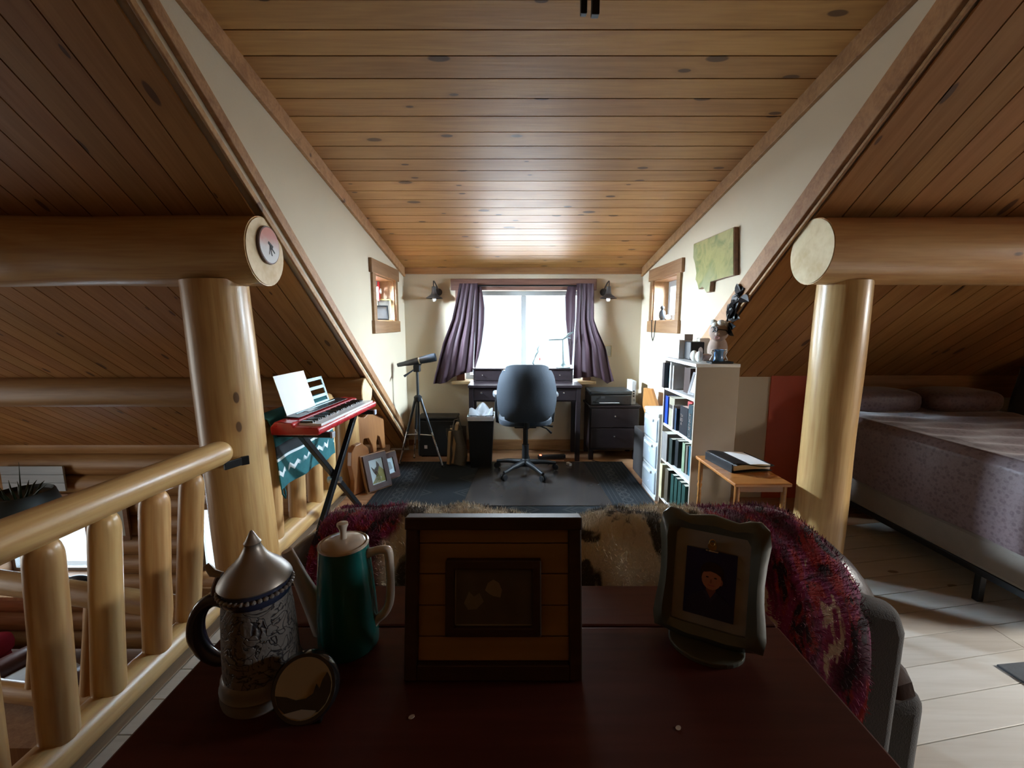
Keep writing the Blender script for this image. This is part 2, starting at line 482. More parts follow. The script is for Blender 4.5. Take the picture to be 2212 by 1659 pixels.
# ceilings: backing slab plus every board
def board(name, length, width, mat, parent, origin, xdir, ydir, seed):
    """tongue and groove board, bottom face in the local xy plane, bevelled long edges"""
    g = .003; c = .009; t = .02
    w = width-g
    prof = [(g, -t), (g, -c*1.1), (g+c, 0), (w-c, 0), (w, -c*1.1), (w, -t)]   # (across, away from room is negative)
    b = MB(); n = len(prof)
    b.add([(0,p,q) for p,q in prof]+[(length,p,q) for p,q in prof], [tuple(range(n)), tuple(range(2*n-1,n-1,-1))]+[(i+1 if i+1<n else 0, i, i+n, (i+1)%n+n) for i in range(n)])
    o = b.build(name, mat, parent)
    x = Vector(xdir).normalized(); yv = Vector(ydir).normalized(); z = x.cross(yv)
    m = Matrix((x, yv, z)).transposed().to_4x4(); m.translation = Vector(origin)
    o.matrix_basis = m
    return o
# dormer ceiling
cl = MB().prism([(YJ-.1, zdorm(YJ-.1)+.014), (YB+.2, zdorm(YB+.2)+.014), (YB+.2, zdorm(YB+.2)+.2), (YJ-.1, zdorm(YJ-.1)+.2)], XL-.25, XR+.25, 0)
ceil_d = struct(cl.build('ceiling', TRIM))
dn = sqrt(1+DS*DS); BWD = .1177
yy = YB
i = 0
while yy > YJ-.02:
    # local x along world +x?  bottom normal must point down into the room: x cross y = down
    ya = max(yy-BWD, YJ-.02)
    board('ceiling_board', XR-XL-.002, (yy-ya)*dn, PINE, ceil_d, (XL+.001, ya, zdorm(ya)), (1,0,0), (0,1,-DS), i)
    yy -= BWD; i += 1
for o in ceil_d.children:   # the profile looks along local +z; turn it to face the room
    pass

# main roof left and right of the dormer
RN = sqrt(1+RS*RS)
def roof_slab(name, x0, x1, y0, y1):
    return struct(MB().prism([(y0, zroof(y0)+.02), (y1, zroof(y1)+.02), (y1, zroof(y1)+.22), (y0, zroof(y0)+.22)], x0, x1, 0).build(name, TRIM))
ceil_l = roof_slab('ceiling_left', -6.7, XL-.02, -.1, 4.75)
ceil_r = roof_slab('ceiling_right', XR+.02, 4.5, -.1, 4.75)
BWR = .122
def roof_boards(parent, xa, xb, y1):
    x = xa; i = 0; sgn = 1 if xb > xa else -1
    while (xb-x)*sgn > 0:
        x0 = x if sgn > 0 else x-BWR
        ys = 0.0
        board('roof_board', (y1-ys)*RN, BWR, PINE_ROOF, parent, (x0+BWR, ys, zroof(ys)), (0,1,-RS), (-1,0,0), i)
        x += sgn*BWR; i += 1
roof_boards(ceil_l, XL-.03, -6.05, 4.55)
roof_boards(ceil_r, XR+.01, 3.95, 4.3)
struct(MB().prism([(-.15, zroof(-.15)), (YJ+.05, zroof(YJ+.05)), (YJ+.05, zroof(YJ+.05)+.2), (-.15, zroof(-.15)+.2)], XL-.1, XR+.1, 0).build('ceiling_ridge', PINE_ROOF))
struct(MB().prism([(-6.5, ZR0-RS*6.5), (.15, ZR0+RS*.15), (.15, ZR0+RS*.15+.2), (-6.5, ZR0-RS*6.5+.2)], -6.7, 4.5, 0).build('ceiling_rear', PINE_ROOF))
struct(MB().box(-6.7, 4.5, -6.2, -6.0, ZLOW, 0).build('wall_rear', LOG_DARK))

# gable walls with the windows that light the loft from both ends
def gable(name, x0, x1, wy0, wy1, wz0, wz1, zb):
    b = MB()
    b.box(x0, x1, -6.2, wy0, zb, 3.5); b.box(x0, x1, wy1, 4.9, zb, 3.5)
    b.box(x0, x1, wy0, wy1, zb, wz0); b.box(x0, x1, wy0, wy1, wz1, 3.5)
    return struct(b.build(name, LOG_DARK))
gable('wall_gable_left', -6.65, -6.5, .9, 2.7, -1.0, 1.5, ZLOW)
gable('wall_gable_right', 3.9, 4.05, .64, 1.38, .7, 1.65, ZLOW)

# knee wall on the right, with a painted panel
KY = 3.2
kw = struct(MB().box(XR+.2, 4.3, KY, KY+.12, -.02, zroof(KY)+.03).build('wall_knee', DRY))
MB().box(1.96, 2.62, KY-.012, KY, 0, zroof(KY)-.012).build('painted_panel', M('rust_paint', (.50, .085, .034), rough=.6, var=.1, scale=5), kw)
MB().box(2.62, 4.28, KY-.012, KY, 0, .80).build('white_panel', M('grey_white_panel', (.45, .46, .46), rough=.6, var=.06), kw)
MB().box(2.62, 4.28, KY-.02, KY, .80, zroof(KY)-.012).build('trim_board', TRIM, kw)

# ------------------------------------------------------------------ rough sawn trims
def slope_trim(name, xw, side, zf, slope, y0, y1, zlo, zhi, t=.022):
    xa, xb = (xw, xw+t) if side > 0 else (xw-t, xw)
    L = sqrt(1+slope*slope)
    o = MB().prism([(y0, zf(y0)+zlo), (y1, zf(y1)+zlo), (y1, zf(y1)+zhi), (y0, zf(y0)+zhi)], xa, xb, 0).build(name, TRIM, bevel=.003)
    return struct(o)
slope_trim('trim_1', XL, 1, zdorm, DS, YJ, YB, -.105, -.002)
slope_trim('trim_2', XR, -1, zdorm, DS, YJ, YB, -.105, -.002)
slope_trim('trim_3', XL, 1, zroof, RS, YJ-.2, 4.42, .055, .125)
slope_trim('trim_4', XL, 1, zroof, RS, YJ-.2, 4.42, -.022, .012, .012)
slope_trim('trim_5', XR, -1, zroof, RS, YJ-.2, KY-.01, .012, .135)
slope_trim('trim_6', XR, -1, zroof, RS, YJ-.2, KY-.01, -.02, -.002, .012)
struct(MB().box(XL, XR, YB-.024, YB, zdorm(YB)-.08, zdorm(YB)-.002).build('trim_7', TRIM, bevel=.003))
struct(MB().box(XL, XR, YB-.016, YB, 0, .11).build('baseboard_back', TRIM, bevel=.003))
struct(MB().box(XR-.016, XR, KY, YB, 0, .11).build('baseboard_right', TRIM, bevel=.003))

# ------------------------------------------------------------------ main window
PURPLE_TRIM = wood('window_casing_wood', (.22, .105, .07), (.12, .05, .035), 0, rough=.55, kprob=.1, bump=.5)
VINYL = M('window_vinyl', (.27, .27, .265), rough=.4, var=.04)
w1 = struct(MB().frame(WX0, WX1, WZ0, WZ1, .045, YB+.10, YB+.16).build('window_1', VINYL, bevel=.003))
MB().box(.096, .150, YB+.105, YB+.155, WZ0+.045, WZ1-.045).build('mullion', VINYL, w1, bevel=.003)
for a, b_ in ((WX0+.045, .096), (.150, WX1-.045)):
    MB().box(a, b_, YB+.126, YB+.132, WZ0+.045, WZ1-.045).build('pane', GLASS, w1)
MB().box(-.63, .87, YB-.03, YB, WZ1, WZ1+.115).build('head_casing', PURPLE_TRIM, w1, bevel=.004)
MB().box(-.585, WX0, YB-.022, YB, WZ0-.02, WZ1).build('side_casing', PURPLE_TRIM, w1, bevel=.003)
MB().box(WX1, .835, YB-.022, YB, WZ0-.02, WZ1).build('side_casing', PURPLE_TRIM, w1, bevel=.003)
MB().box(-.63, .88, YB-.09, YB+.1, WZ0-.035, WZ0-.001).build('window_sill', wood('sill_pine', (.55,.38,.2), (.42,.26,.12), 0, kprob=.1), w1, bevel=.004)

# small cheek windows: deep jambs, wide casing
CASE = wood('small_window_casing', (.30, .16, .07), (.19, .085, .032), 1, rough=.5, kprob=.15)
def cheek_window(name, xw, s):
    """s points from the room outwards"""
    X = lambda a: xw + s*a
    def rng(a, b): return (min(X(a),X(b)), max(X(a),X(b)))
    x0, x1 = rng(.13, .18)
    b = MB()
    def fr(x0, x1, ya, yb, za, zb, w):
        return MB().frame(ya, yb, za, zb, w, x0, x1, Matrix(((0,1,0,0),(1,0,0,0),(0,0,1,0),(0,0,0,1))))
    root = struct(fr(x0, x1, CY0+.02, CY1-.02, CZ0+.02, CZ1-.02, .05).build(name, VINYL, bevel=.003))
    xa, xb = rng(.15, .156)
    MB().box(xa, xb, CY0+.07, CY1-.07, CZ0+.07, CZ1-.07).build('pane', GLASS, root)
    xa, xb = rng(-.002, .19)
    MB().box(xa, xb, CY0, CY0+.02, CZ0, CZ1).build('jamb', CASE, root)
    MB().box(xa, xb, CY1-.02, CY1, CZ0, CZ1).build('jamb', CASE, root)
    MB().box(xa, xb, CY0, CY1, CZ1-.02, CZ1).build('head_jamb', CASE, root)
    MB().box(xa, xb, CY0, CY1, CZ0, CZ0+.02).build('stool', CASE, root)
    xa, xb = rng(-.026, 0)
    MB().box(xa, xb, CY0-.10, CY1+.10, CZ1-.01, CZ1+.10).build('head_casing', CASE, root, bevel=.003)
    MB().box(xa, xb, CY0-.08, CY1+.09, CZ0-.09, CZ0+.015).build('apron', CASE, root, bevel=.003)
    xa, xb = rng(-.02, 0)
    MB().box(xa, xb, CY0-.065, CY0+.01, CZ0, CZ1).build('side_casing', CASE, root, bevel=.003)
    MB().box(xa, xb, CY1-.01, CY1+.065, CZ0, CZ1).build('side_casing', CASE, root, bevel=.003)
    return root
cheek_window('window_2', XL, -1)
cheek_window('window_3', XR, 1)

# ------------------------------------------------------------------ log wall of the room below (seen through the railing)
wl = struct(MB().box(-6.6, -1.47, YB+.16, YB+.3, .2, .28).build('wall_lower', LOG_DARK))
LWX = ((-5.75, -4.66, -.13, .80-.02), (-3.56, -3.0, -.20, .70))   # window openings x0 x1 z0 z1
pitch_ = .235
z = .06
ZW = []
while z > ZLOW: ZW.append(z); z -= pitch_
LW_OPEN = ((-5.75, -4.66, -1.47, -.53), (-3.56, -2.98, -1.58, -.64))
sd = 50
for z in ZW:
    segs = [(-6.55, -1.48)]
    for ox0, ox1, oz0, oz1 in LW_OPEN:
        if oz0 < z < oz1:
            ns = []
            for a, b_ in segs:
                if a < ox0 and b_ > ox1: ns += [(a, ox0), (ox1, b_)]
                else: ns.append((a, b_))
            segs = ns
    for a, b_ in segs:
        sd += 1
        log('wall_log', (a, YB+.05, z), (b_, YB+.05, z), .128, .128, LOG_DARK, wl, seed=sd, seg=14, amp=.03, step=.25, bumps=2)
n = 4
for ox0, ox1, oz0, oz1 in LW_OPEN:
    w = struct(MB().frame(ox0-.06, ox1+.06, oz0-.06, oz1+.06, .07, YB-.11, YB+.14).build('window_%d' % n, CASE, bevel=.004))
    MB().frame(ox0+.01, ox1-.01, oz0+.01, oz1-.01, .035, YB+.06, YB+.11).build('sash', VINYL, w)
    MB().box(ox0+.045, ox1-.045, YB+.08, YB+.086, oz0+.045, oz1-.045).build('pane', GLASS, w)
    n += 1
MB().box(-5.85, -4.56, YB-.32, YB-.11, -1.575, -1.535).build('sill_shelf', CASE, bpy.data.objects['window_4'], bevel=.004)

# ================================================================== purlins, posts, railings
pl = thing('purlin_log', 'large peeled purlin log over the left post with a sawn end', 'log beam', (XL, 2.0, 1.675))
log('log_body', (-4.3, 2.0, 1.675), (XL-.002, 2.0, 1.675), .152, .153, LOG, pl, seed=3, amp=.025, seg=32, bumps=5)
MB().lathe([(.147,-.002),(.147,.002)], 40, T(0,0,0) @ RY(90)).build('sawn_end', LOG_END, pl)
pr = thing('purlin_log', 'large peeled purlin log with a pale sawn end over the right post', 'log beam', (XR+.01, 2.0, 1.675))
log('log_body', (XR+.012, 2.0, 1.675), (3.89, 2.0, 1.675), .147, .150, LOG, pr, seed=17, amp=.04, seg=32, bumps=7)
MB().lathe([(.142,-.002),(.142,.002)], 40, RY(90)).build('sawn_end', LOG_END, pr)
p2 = thing('purlin_log', 'lower peeled log running under the left roof, bright sawn end', 'log beam', (XL, 3.25, .835))
log('log_body', (-6.4, 3.25, .835), (XL-.002, 3.25, .835), .118, .118, LOG_DARK, p2, seed=23, amp=.03, seg=24, step=.15, bumps=6)
MB().lathe([(.112,-.002),(.112,.002)], 32, RY(90)).build('sawn_end', LOG_END, p2)

tag(log('log_post', (-1.322, 2.0, 0), (-1.362, 2.0, 1.545), .136, .135, LOG, None, seed=31, amp=.045, seg=32, bumps=3), 'stout peeled log post standing in the stair railing', 'post')
tag(log('log_post', (1.535, 2.02, 0), (1.545, 2.02, 1.545), .112, .106, LOG, None, seed=37, amp=.05, seg=28, bumps=4), 'peeled log post on the right between side table and bed', 'post')

def railing(label, top, bot, bal, rt, rb, rbal, seed, ends=(0.0, .05)):
    r = thing('log_railing', label, 'railing', (bot[0][0], bot[0][1], 0))
    log('top_rail', top[0], top[1], rt, rt*.96, LOG, r, seed=seed, amp=.05, dome1=.05, seg=20)
    log('bottom_rail', bot[0], bot[1], rb, rb*.95, LOG, r, seed=seed+1, amp=.05, seg=20)
    t0, t1, b0, b1 = Vector(top[0]), Vector(top[1]), Vector(bot[0]), Vector(bot[1])
    for i, yv in enumerate(bal):
        k = (yv-b0.y)/(b1.y-b0.y); pb = b0.lerp(b1, k); k2 = (yv-t0.y)/(t1.y-t0.y); pt = t0.lerp(t1, k2)
        jx = random.uniform(-.006, .006)
        pb = pb + Vector((jx, 0, rb*.55)); pt = pt + Vector((0, random.uniform(-.008,.008), -rt*.75))
        log('baluster', pb, pt, rbal*random.uniform(.95,1.06), rbal*random.uniform(.92,1.05), LOG, r, seed=seed+10+i, amp=.055, dome0=.02, dome1=.06, seg=18, bumps=3)
    return r
r1 = railing('log stair railing in front with thick round balusters and a black bracket', ((-1.375, .30, .79), (-1.28, 1.845, .79)), ((-1.375, .25, .068), (-1.375, 1.85, .068)),
        (.62, .79, .955, 1.13, 1.295, 1.485, 1.655), .056, .060, .046, 61)
bb = MB().box(-1.30, -1.292, 1.80, 1.875, .735, .775); bb.build('bracket', BLACKMET, r1, w=True, bevel=.002)
MB().bar((-1.255, 1.79, .735), (-1.225, 1.868, .735), .012, .035).build('bracket', BLACKMET, r1, w=True, bevel=.002)
MB().bar((-1.228, 1.862, .735), (-1.205, 1.885, .735), .012, .04).build('bracket', BLACKMET, r1, w=True, bevel=.002)
MB().box(-1.318, -1.306, .80, .90, .02, .10).build('bracket', BLACKMET, r1, w=True, bevel=.002)
railing('log railing behind the post with the teal blanket over it', ((-1.36, 2.13, .80), (-1.36, 3.13, .80)), ((-1.385, 2.13, .075), (-1.375, 3.24, .075)),
        (2.33, 2.60, 2.84, 3.06), .050, .068, .054, 91)
slab = thing('half_log_slab', 'upright split log slab at the end of the railing', 'log slab', (-1.36, 3.43, 0))
log('slab_body', (-1.36, 3.43, 0), (-1.36, 3.43, .60), .10, .085, LOG, slab, seed=77, amp=.09, seg=18)

# lower stair railing seen between the balusters
lr = thing('log_railing', 'lower log railing down the stairs, seen between the balusters', 'railing', (-2.6, 2.5, -2.0))
log('top_rail', (-3.75, 2.62, -.29), (-1.62, 2.30, -.36), .075, .065, LOG, lr, seed=201)
log('bottom_rail', (-3.75, 2.45, -.93), (-1.75, 2.25, -.98), .06, .06, LOG, lr, seed=202)
for i, (xx, yy_) in enumerate(((-3.55, 2.52), (-3.0, 2.46), (-2.62, 2.42), (-2.2, 2.36))):
    log('baluster', (xx, yy_-.06, -.93), (xx, yy_+.06, -.33), .058, .055, LOG, lr, seed=210+i, dome0=.02, dome1=.04)
struct(MB().box(-6.5, -1.47, 2.12, 2.55, -1.35, -1.05).build('floor_landing', LOG_DARK))

# ================================================================== sofa and throw behind the console table
LEATHER = M('dark_leather', (.038, .022, .018), rough=.33, var=.3, scale=9, bump=.5, bscale=26)
UPHOL = M('charcoal_upholstery', (.040, .038, .037), rough=.85, var=.15, scale=60, bump=.3, bscale=300, sheen=.2)
SOX0, SOX1 = -.62, .87
SOC = (SOX0+SOX1)/2; SOW = (SOX1-SOX0)/2
def sofa_top(x):
    e = abs(x-SOC)/SOW
    return .893 - .042*exp(-((x-.10)/.11)**2) - .15*max(0, (e-.66)/.34)**2.2
PROF = [(.800,.46),(.795,.60),(.800,.70),(.815,.785),(.850,.855),(.895,.90),(.945,.918),(1.0,.91),(1.05,.875),(1.085,.80),(1.105,.70),(1.11,.60)]
def prof(s):
    n = len(PROF)-1; k = min(int(s*n), n-1); t = s*n-k
    p0, p1, p2_, p3_ = (PROF[max(0,min(n,q))] for q in (k-1,k,k+1,k+2))
    f = lambda a,b,c,d: .5*((2*b)+(-a+c)*t+(2*a-5*b+4*c-d)*t*t+(-a+3*b-3*c+d)*t**3)
    return f(p0[0],p1[0],p2_[0],p3_[0]), f(p0[1],p1[1],p2_[1],p3_[1])
def sofa_pt(x, s, grow=0.0):
    yv, zv = prof(s)
    k = (sofa_top(x)-.46)/(.918-.46)
    cy, cz = .95, .62
    z2 = .46 + (zv-.46)*k
    d = Vector((yv-cy, z2-cz)); d.normalize()
    return Vector((x, yv+d.x*grow, z2+d.y*grow))
sofa = thing('loveseat', 'dark leather loveseat seen from behind, under the fluffy throw', 'sofa', (SOC, .95, 0))
def cushion(x0, x1, seed):
    f = wob(seed); r = random.Random(seed)
    b = MB(); nu, nv = 28, 26
    creases = [(r.choice((x0+.06, x1-.06))+r.uniform(-.05,.05), r.uniform(.1,.9), r.uniform(-1.2,1.2)) for _ in range(10)]
    vs_ = []
    for i in range(nu+1):
        u = i/nu; x = x0 + (x1-x0)*u; e = abs(2*u-1)
        sq = (1-e**7)**.5 if e < 1 else 0
        sq = .25 + .75*sq
        for j in range(nv+1):
            p = sofa_pt(x, j/nv, -.012)
            g = .010*f(u*3, j/nv*3)
            for cx, cs, ca in creases:
                dd = (x-cx)*cos(ca)*8 + (j/nv-cs)*3*sin(ca)
                g -= .009*exp(-(dd/.06)**2)*exp(-((x-cx)/.10)**2-((j/nv-cs)/.25)**2)
            c = Vector((x, .95, .62)); q = c + (p-c)*(sq*(1+g*4))
            q.x = x
            vs_.append(q)
    fs = [(i*(nv+1)+j, i*(nv+1)+j+1, (i+1)*(nv+1)+j+1, (i+1)*(nv+1)+j) for i in range(nu) for j in range(nv)]
    fs += [tuple(j for j in range(nv, -1, -1)), tuple(nu*(nv+1)+j for j in range(nv+1))]
    fs += [(i*(nv+1), (i+1)*(nv+1), (i+1)*(nv+1)+nv, i*(nv+1)+nv) for i in range(nu)]
    b.add(vs_, fs)
    return b.build('back_cushion', LEATHER, sofa, w=True, smooth_=True, angle=70)
cushion(SOX0, .10, 5); cushion(.10, SOX1, 9)
MB().prism([(SOX0+.02,.06),(SOX1-.03,.06),(SOX1-.03,.70),(SOX1-.05,.755),(SOX1-.12,.775),(SOX0+.1,.775),(SOX0+.03,.74),(SOX0+.02,.68)], .812, .872, 1,
           Matrix(((0,0,1,0),(0,1,0,0),(1,0,0,0),(0,0,0,1)))).build('outer_back', UPHOL, sofa, w=True, bevel=.026, smooth_=True, bseg=5)
for i, (a, b_) in enumerate(((SOX0-.10, SOX0+.06), (SOX1-.09, SOX1+.065))):
    MB().box(a, b_, .835, 1.62, .05, .53).build('arm', UPHOL, sofa, w=True, bevel=.04, smooth_=True, bseg=5)
    MB().ball(((a+b_)/2, 1.23, .53), ((b_-a)/2+.006, .40, .05), 20, 10, .6).build('arm_pad', LEATHER, sofa, w=True, smooth_=True)
for a, b_ in ((SOX0+.07, .12), (.13, SOX1-.10)):
    MB().ball(((a+b_)/2, 1.36, .40), ((b_-a)/2, .28, .085), 24, 12, .45).build('seat_cushion', LEATHER, sofa, w=True, smooth_=True)
MB().box(SOX0+.06, SOX1-.09, .88, 1.60, .05, .34).build('base', UPHOL, sofa, w=True, bevel=.02)

# throw: woven patches, purple and red at the ends, cream with dark flecks in the middle
def throw_mat(name, fur):
    m, nt, b = base_mat(name)
    tc = nt.nodes.new('ShaderNodeTexCoord'); v = tc.outputs['Object']
    sx = nt.nodes.new('ShaderNodeSeparateXYZ'); nt.links.new(v, sx.inputs[0])
    wv = noise(nt, v, 9, 3)
    xx = mathn(nt, 'MULTIPLY_ADD', wv, .10, mathn(nt, 'SUBTRACT', sx.outputs[0], .05))
    st = scaled(nt, v, (15, 8, 6)); st2 = scaled(nt, v, (22, 16, 9))
    n1 = noise(nt, st, 1.3, 3, .6, .8); n2 = noise(nt, st2, 1.0, 3, .6, .5)
    n3 = noise(nt, scaled(nt, v, (13, 9, 3.2)), 1.0, 3, .6, .6)
    purple = mixc(nt, smooth(nt, n1, .42, .56), (.10, .010, .045), (.30, .03, .14))
    purple = mixc(nt, smooth(nt, n2, .52, .60), purple, (.40, .035, .04))
    purple = mixc(nt, smooth(nt, mathn(nt,'SUBTRACT', n1, n2), .17, .22), purple, (.62, .52, .40))
    purple = mixc(nt, smooth(nt, mathn(nt,'SUBTRACT', n2, n1), .08, .16), purple, (.035, .016, .03))
    cream = mixc(nt, smooth(nt, n3, .50, .57), (.74, .69, .55), (.07, .065, .05))
    cream = mixc(nt, smooth(nt, n1, .66, .78), cream, (.42, .30, .16))
    inner = mathn(nt, 'MULTIPLY', smooth(nt, xx, -.285, -.255), mathn(nt, 'SUBTRACT', 1.0, smooth(nt, xx, .42, .45)))
    col = mixc(nt, inner, purple, cream)
    nt.links.new(col, b.inputs['Base Color'])
    b.inputs['Roughness'].default_value = .9; b.inputs['Sheen Weight'].default_value = .35; b.inputs['Specular IOR Level'].default_value = .15
    return m
THROW = throw_mat('throw_weave', False)
th = thing('fluffy_throw', 'fluffy purple and cream throw draped over the loveseat back', 'blanket', (0, 0, 0))
TX0, TX1 = -.43, .735
def throw_pt(u, v, lift=0.0):
    x = TX0 + (TX1-TX0)*u
    s = -.05 + .93*v
    if s < 0: p = sofa_pt(x, 0, .016+lift); p.z += s*1.2
    else: p = sofa_pt(x, s, .016+lift)
    p.x += .010*sin(v*9+u*4)
    p.y += .004*sin(u*60+v*7); p.z += .003*sin(u*43+v*20)
    if u > .93: p.z -= (u-.93)*.6
    return p
MB().sheet(throw_pt, 90, 46, .012).build('weave', THROW, th, smooth_=True, angle=80)
fb = []; ff = []
rf = random.Random(4)
for k in range(45000):
    u, v = rf.random(), rf.random()*.98
    p = throw_pt(u, v, .001); nrm = (throw_pt(u, v, .02)-p).normalized()
    L = rf.uniform(.006, .012)
    side = Vector((rf.gauss(0,1), rf.gauss(0,1), rf.gauss(0,1)-.5)).normalized()
    tip = p + (nrm*.75+side*.75)*L
    wv = nrm.cross(side).normalized()*.0007
    n = len(fb); mid = p.lerp(tip, .55)+nrm*.002
    fb += [p-wv, p+wv, mid+wv*.7, mid-wv*.7, tip]; ff += [(n,n+1,n+2,n+3), (n+3,n+2,n+4)]
bm_ = MB(); bm_.v = fb; bm_.f = ff
fur = bm_.build('pile', THROW, th); fur['kind'] = 'stuff'

# ================================================================== console table in the foreground
TZ = .85
REDWOOD = wood('red_brown_tabletop', (.085, .022, .013), (.050, .012, .007), 0, rough=.45, kprob=0, tint=.03, bump=.08, spec=.18)
tab = thing('console_table', 'dark red-brown wooden console table in the foreground', 'table', (0, .45, 0))
bx('table_top', REDWOOD, tab, -.47, .445, .12, .648, TZ-.03, TZ, .004, w=True)
bx('table_leaf', REDWOOD, tab, -.47, .445, .650, .762, TZ-.03, TZ, .004, w=True)
bx('apron', REDWOOD, tab, -.43, .405, .17, .73, TZ-.13, TZ-.031, .003, w=True)
for lx in (-.42, .345):
    for ly in (.18, .67):
        bx('leg', REDWOOD, tab, lx, lx+.055, ly, ly+.05, 0, TZ-.131, .004, w=True)

# ------------------------------------------------------------------ lidded stein
GREYCER = M('grey_stoneware', (.20, .20, .20), rough=.4, var=.2, scale=30, coat=.3)
NAVY = M('navy_glaze', (.025, .035, .075), rough=.18, var=.25, coat=.5)
PEWTER = M('pewter_lid', (.30, .28, .26), rough=.42, metal=.75, var=.12, scale=40)
def relief_mat():
    m, nt, b = base_mat('stein_relief')
    v = objcoord(nt, False)
    f1 = noise(nt, v, 26, 3, .55, 1.0); f2 = noise(nt, v, 48, 2, .5, .6)
    c1 = mathn(nt, 'ABSOLUTE', mathn(nt, 'SUBTRACT', mathn(nt, 'FRACT', mathn(nt, 'MULTIPLY', f1, 7.0)), .5))
    c2 = mathn(nt, 'ABSOLUTE', mathn(nt, 'SUBTRACT', f2, .5))
    lines = mathn(nt, 'MINIMUM', smooth(nt, c1, .02, .13), smooth(nt, c2, .004, .02))
    nn_ = noise(nt, v, 45, 3)
    col = mixc(nt, lines, (.035, .038, .05), (.19, .19, .19)); col = mixc(nt, smooth(nt, nn_, .6, .75), col, (.10, .11, .13))
    nt.links.new(col, b.inputs['Base Color']); b.inputs['Roughness'].default_value = .45
    bumpn(nt, b, mathn(nt, 'ADD', lines, nn_), .6, .006)
    return m
st_ = thing('lidded_stein', 'grey relief beer stein with pointed pewter lid', 'stein', (-.345, .531, TZ))
MB().lathe([(.001,0),(.052,0),(.053,.006),(.051,.012),(.053,.018),(.050,.024),(.0505,.030),(.047,.036)], 40).build('foot', GREYCER, st_, smooth_=True)
MB().lathe([(.047,.036),(.046,.07),(.0435,.115),(.041,.140)], 48).build('body', relief_mat(), st_, smooth_=True)
MB().lathe([(.041,.140),(.0425,.143),(.043,.150),(.0415,.154),(.0415,.160),(.038,.162)], 40).build('rim_band', NAVY, st_, smooth_=True)
rope = MB()
for k in range(40):
    a = 2*pi*k/40
    rope.ball((.0435*cos(a), .0435*sin(a), .1525), (.0036,.0036,.0028), 8, 5)
ro = rope.build('rope_moulding', GREYCER, st_, smooth_=True); ro['kind'] = 'stuff'
MB().lathe([(.001,.160),(.043,.160),(.0445,.1625),(.043,.166),(.0385,.172),(.033,.179),(.024,.187),(.017,.195),(.012,.204),(.0095,.210),(.0105,.2135),(.008,.217),(.0055,.222),(.002,.229),(.0005,.230)], 40).build('lid', PEWTER, st_, smooth_=True)
hp = [(-.040,.004,.118),(-.058,.004,.128),(-.076,.003,.120),(-.087,.002,.100),(-.088,0,.075),(-.078,0,.052),(-.060,0,.040),(-.043,0,.044)]
MB().tube(*curve(hp, [.007,.009,.0095,.0105,.0115,.0105,.009,.006]), 14).build('handle', NAVY, st_, smooth_=True)
MB().tube([(-.062,.003,.127),(-.060,.003,.145),(-.050,.002,.166)], .0035, 8).build('hinge', PEWTER, st_, smooth_=True)
MB().tube([(-.046,.002,.165),(-.058,.002,.168),(-.066,.002,.180)], [.004,.0055,.004], 8).build('thumb_rest', PEWTER, st_, smooth_=True)

# ------------------------------------------------------------------ teal coffee pot
TEAL = M('teal_glaze', (.010, .135, .135), rough=.22, var=.08, coat=.6)
CREAMCER = M('cream_glaze', (.62, .58, .52), rough=.22, var=.04, coat=.5)
cp = thing('coffee_pot', 'tall teal coffee pot with white lid, spout and handle', 'coffee pot', (-.258, .612, TZ))
MB().lathe([(.001,0),(.043,0),(.0455,.003),(.0455,.03),(.0435,.08),(.0395,.13),(.0362,.166),(.0335,.167),(.0335,.155)], 48).build('body', TEAL, cp, smooth_=True)
MB().lathe([(.0345,.165),(.0372,.1665),(.0372,.169),(.0350,.1705),(.0338,.168)], 48).build('rim', CREAMCER, cp, smooth_=True)
lid = MB().lathe([(.001,.160),(.0325,.166),(.0325,.169),(.029,.172),(.015,.1755),(.001,.1765)], 40).build('lid', CREAMCER, cp, smooth_=True)
MB().lathe([(.0055,.174),(.0048,.184),(.0060,.192),(.0085,.197),(.0082,.2005),(.001,.2015)], 20).build('knob', CREAMCER, lid, smooth_=True)
MB().tube([(-.034,-.002,.030),(-.050,-.004,.070),(-.066,-.006,.112),(-.083,-.008,.160)], [.021,.0155,.0115,.0085], 16).build('spout', CREAMCER, cp, smooth_=True)
MB().tube(*curve([(.033,0,.150),(.050,0,.156),(.064,0,.157),(.0685,0,.150),(.0695,0,.11),(.067,0,.072),(.058,0,.052),(.046,0,.040),(.0405,0,.030)], [.0075,.0062,.0066,.007,.0062,.0068,.0068,.0062,.005]), 14).build('handle', CREAMCER, cp, smooth_=True)

# ------------------------------------------------------------------ round black ornament with a painted landscape
GLOSSBLK = M('gloss_black', (.008, .008, .009), rough=.14, coat=.6)
orn = thing('round_ornament', 'round glossy black ornament with painted landscape face', 'ornament', (-.262, .485, TZ), (0, 0, radians(6)))
face = T(0, 0, .043) @ RX(90-28)
MB().lathe([(.001,-.016),(.026,-.016),(.036,-.010),(.041,0),(.041,.006),(.038,.011),(.034,.0105)], 40, face).build('body', GLOSSBLK, orn, smooth_=True)
MB().lathe([(.034,.0095),(.034,.0108)], 40, face).build('painted_face', M('painted_sky', (.30, .24, .14), rough=.5, var=.15), orn)
hill = [(-.033,-.006),(-.02,-.008),(-.008,-.012),(.004,-.011),(.012,-.006),(.015,.004),(.019,-.002),(.022,.008),(.027,.016),(.031,.010),(.033,.004),(.033,-.006),(.028,-.018),(.02,-.026),(.0,-.027),(-.02,-.025),(-.029,-.017)]
MB().prism(hill, .0108, .0116, 2, face).build('painted_hills', GLOSSBLK, orn)
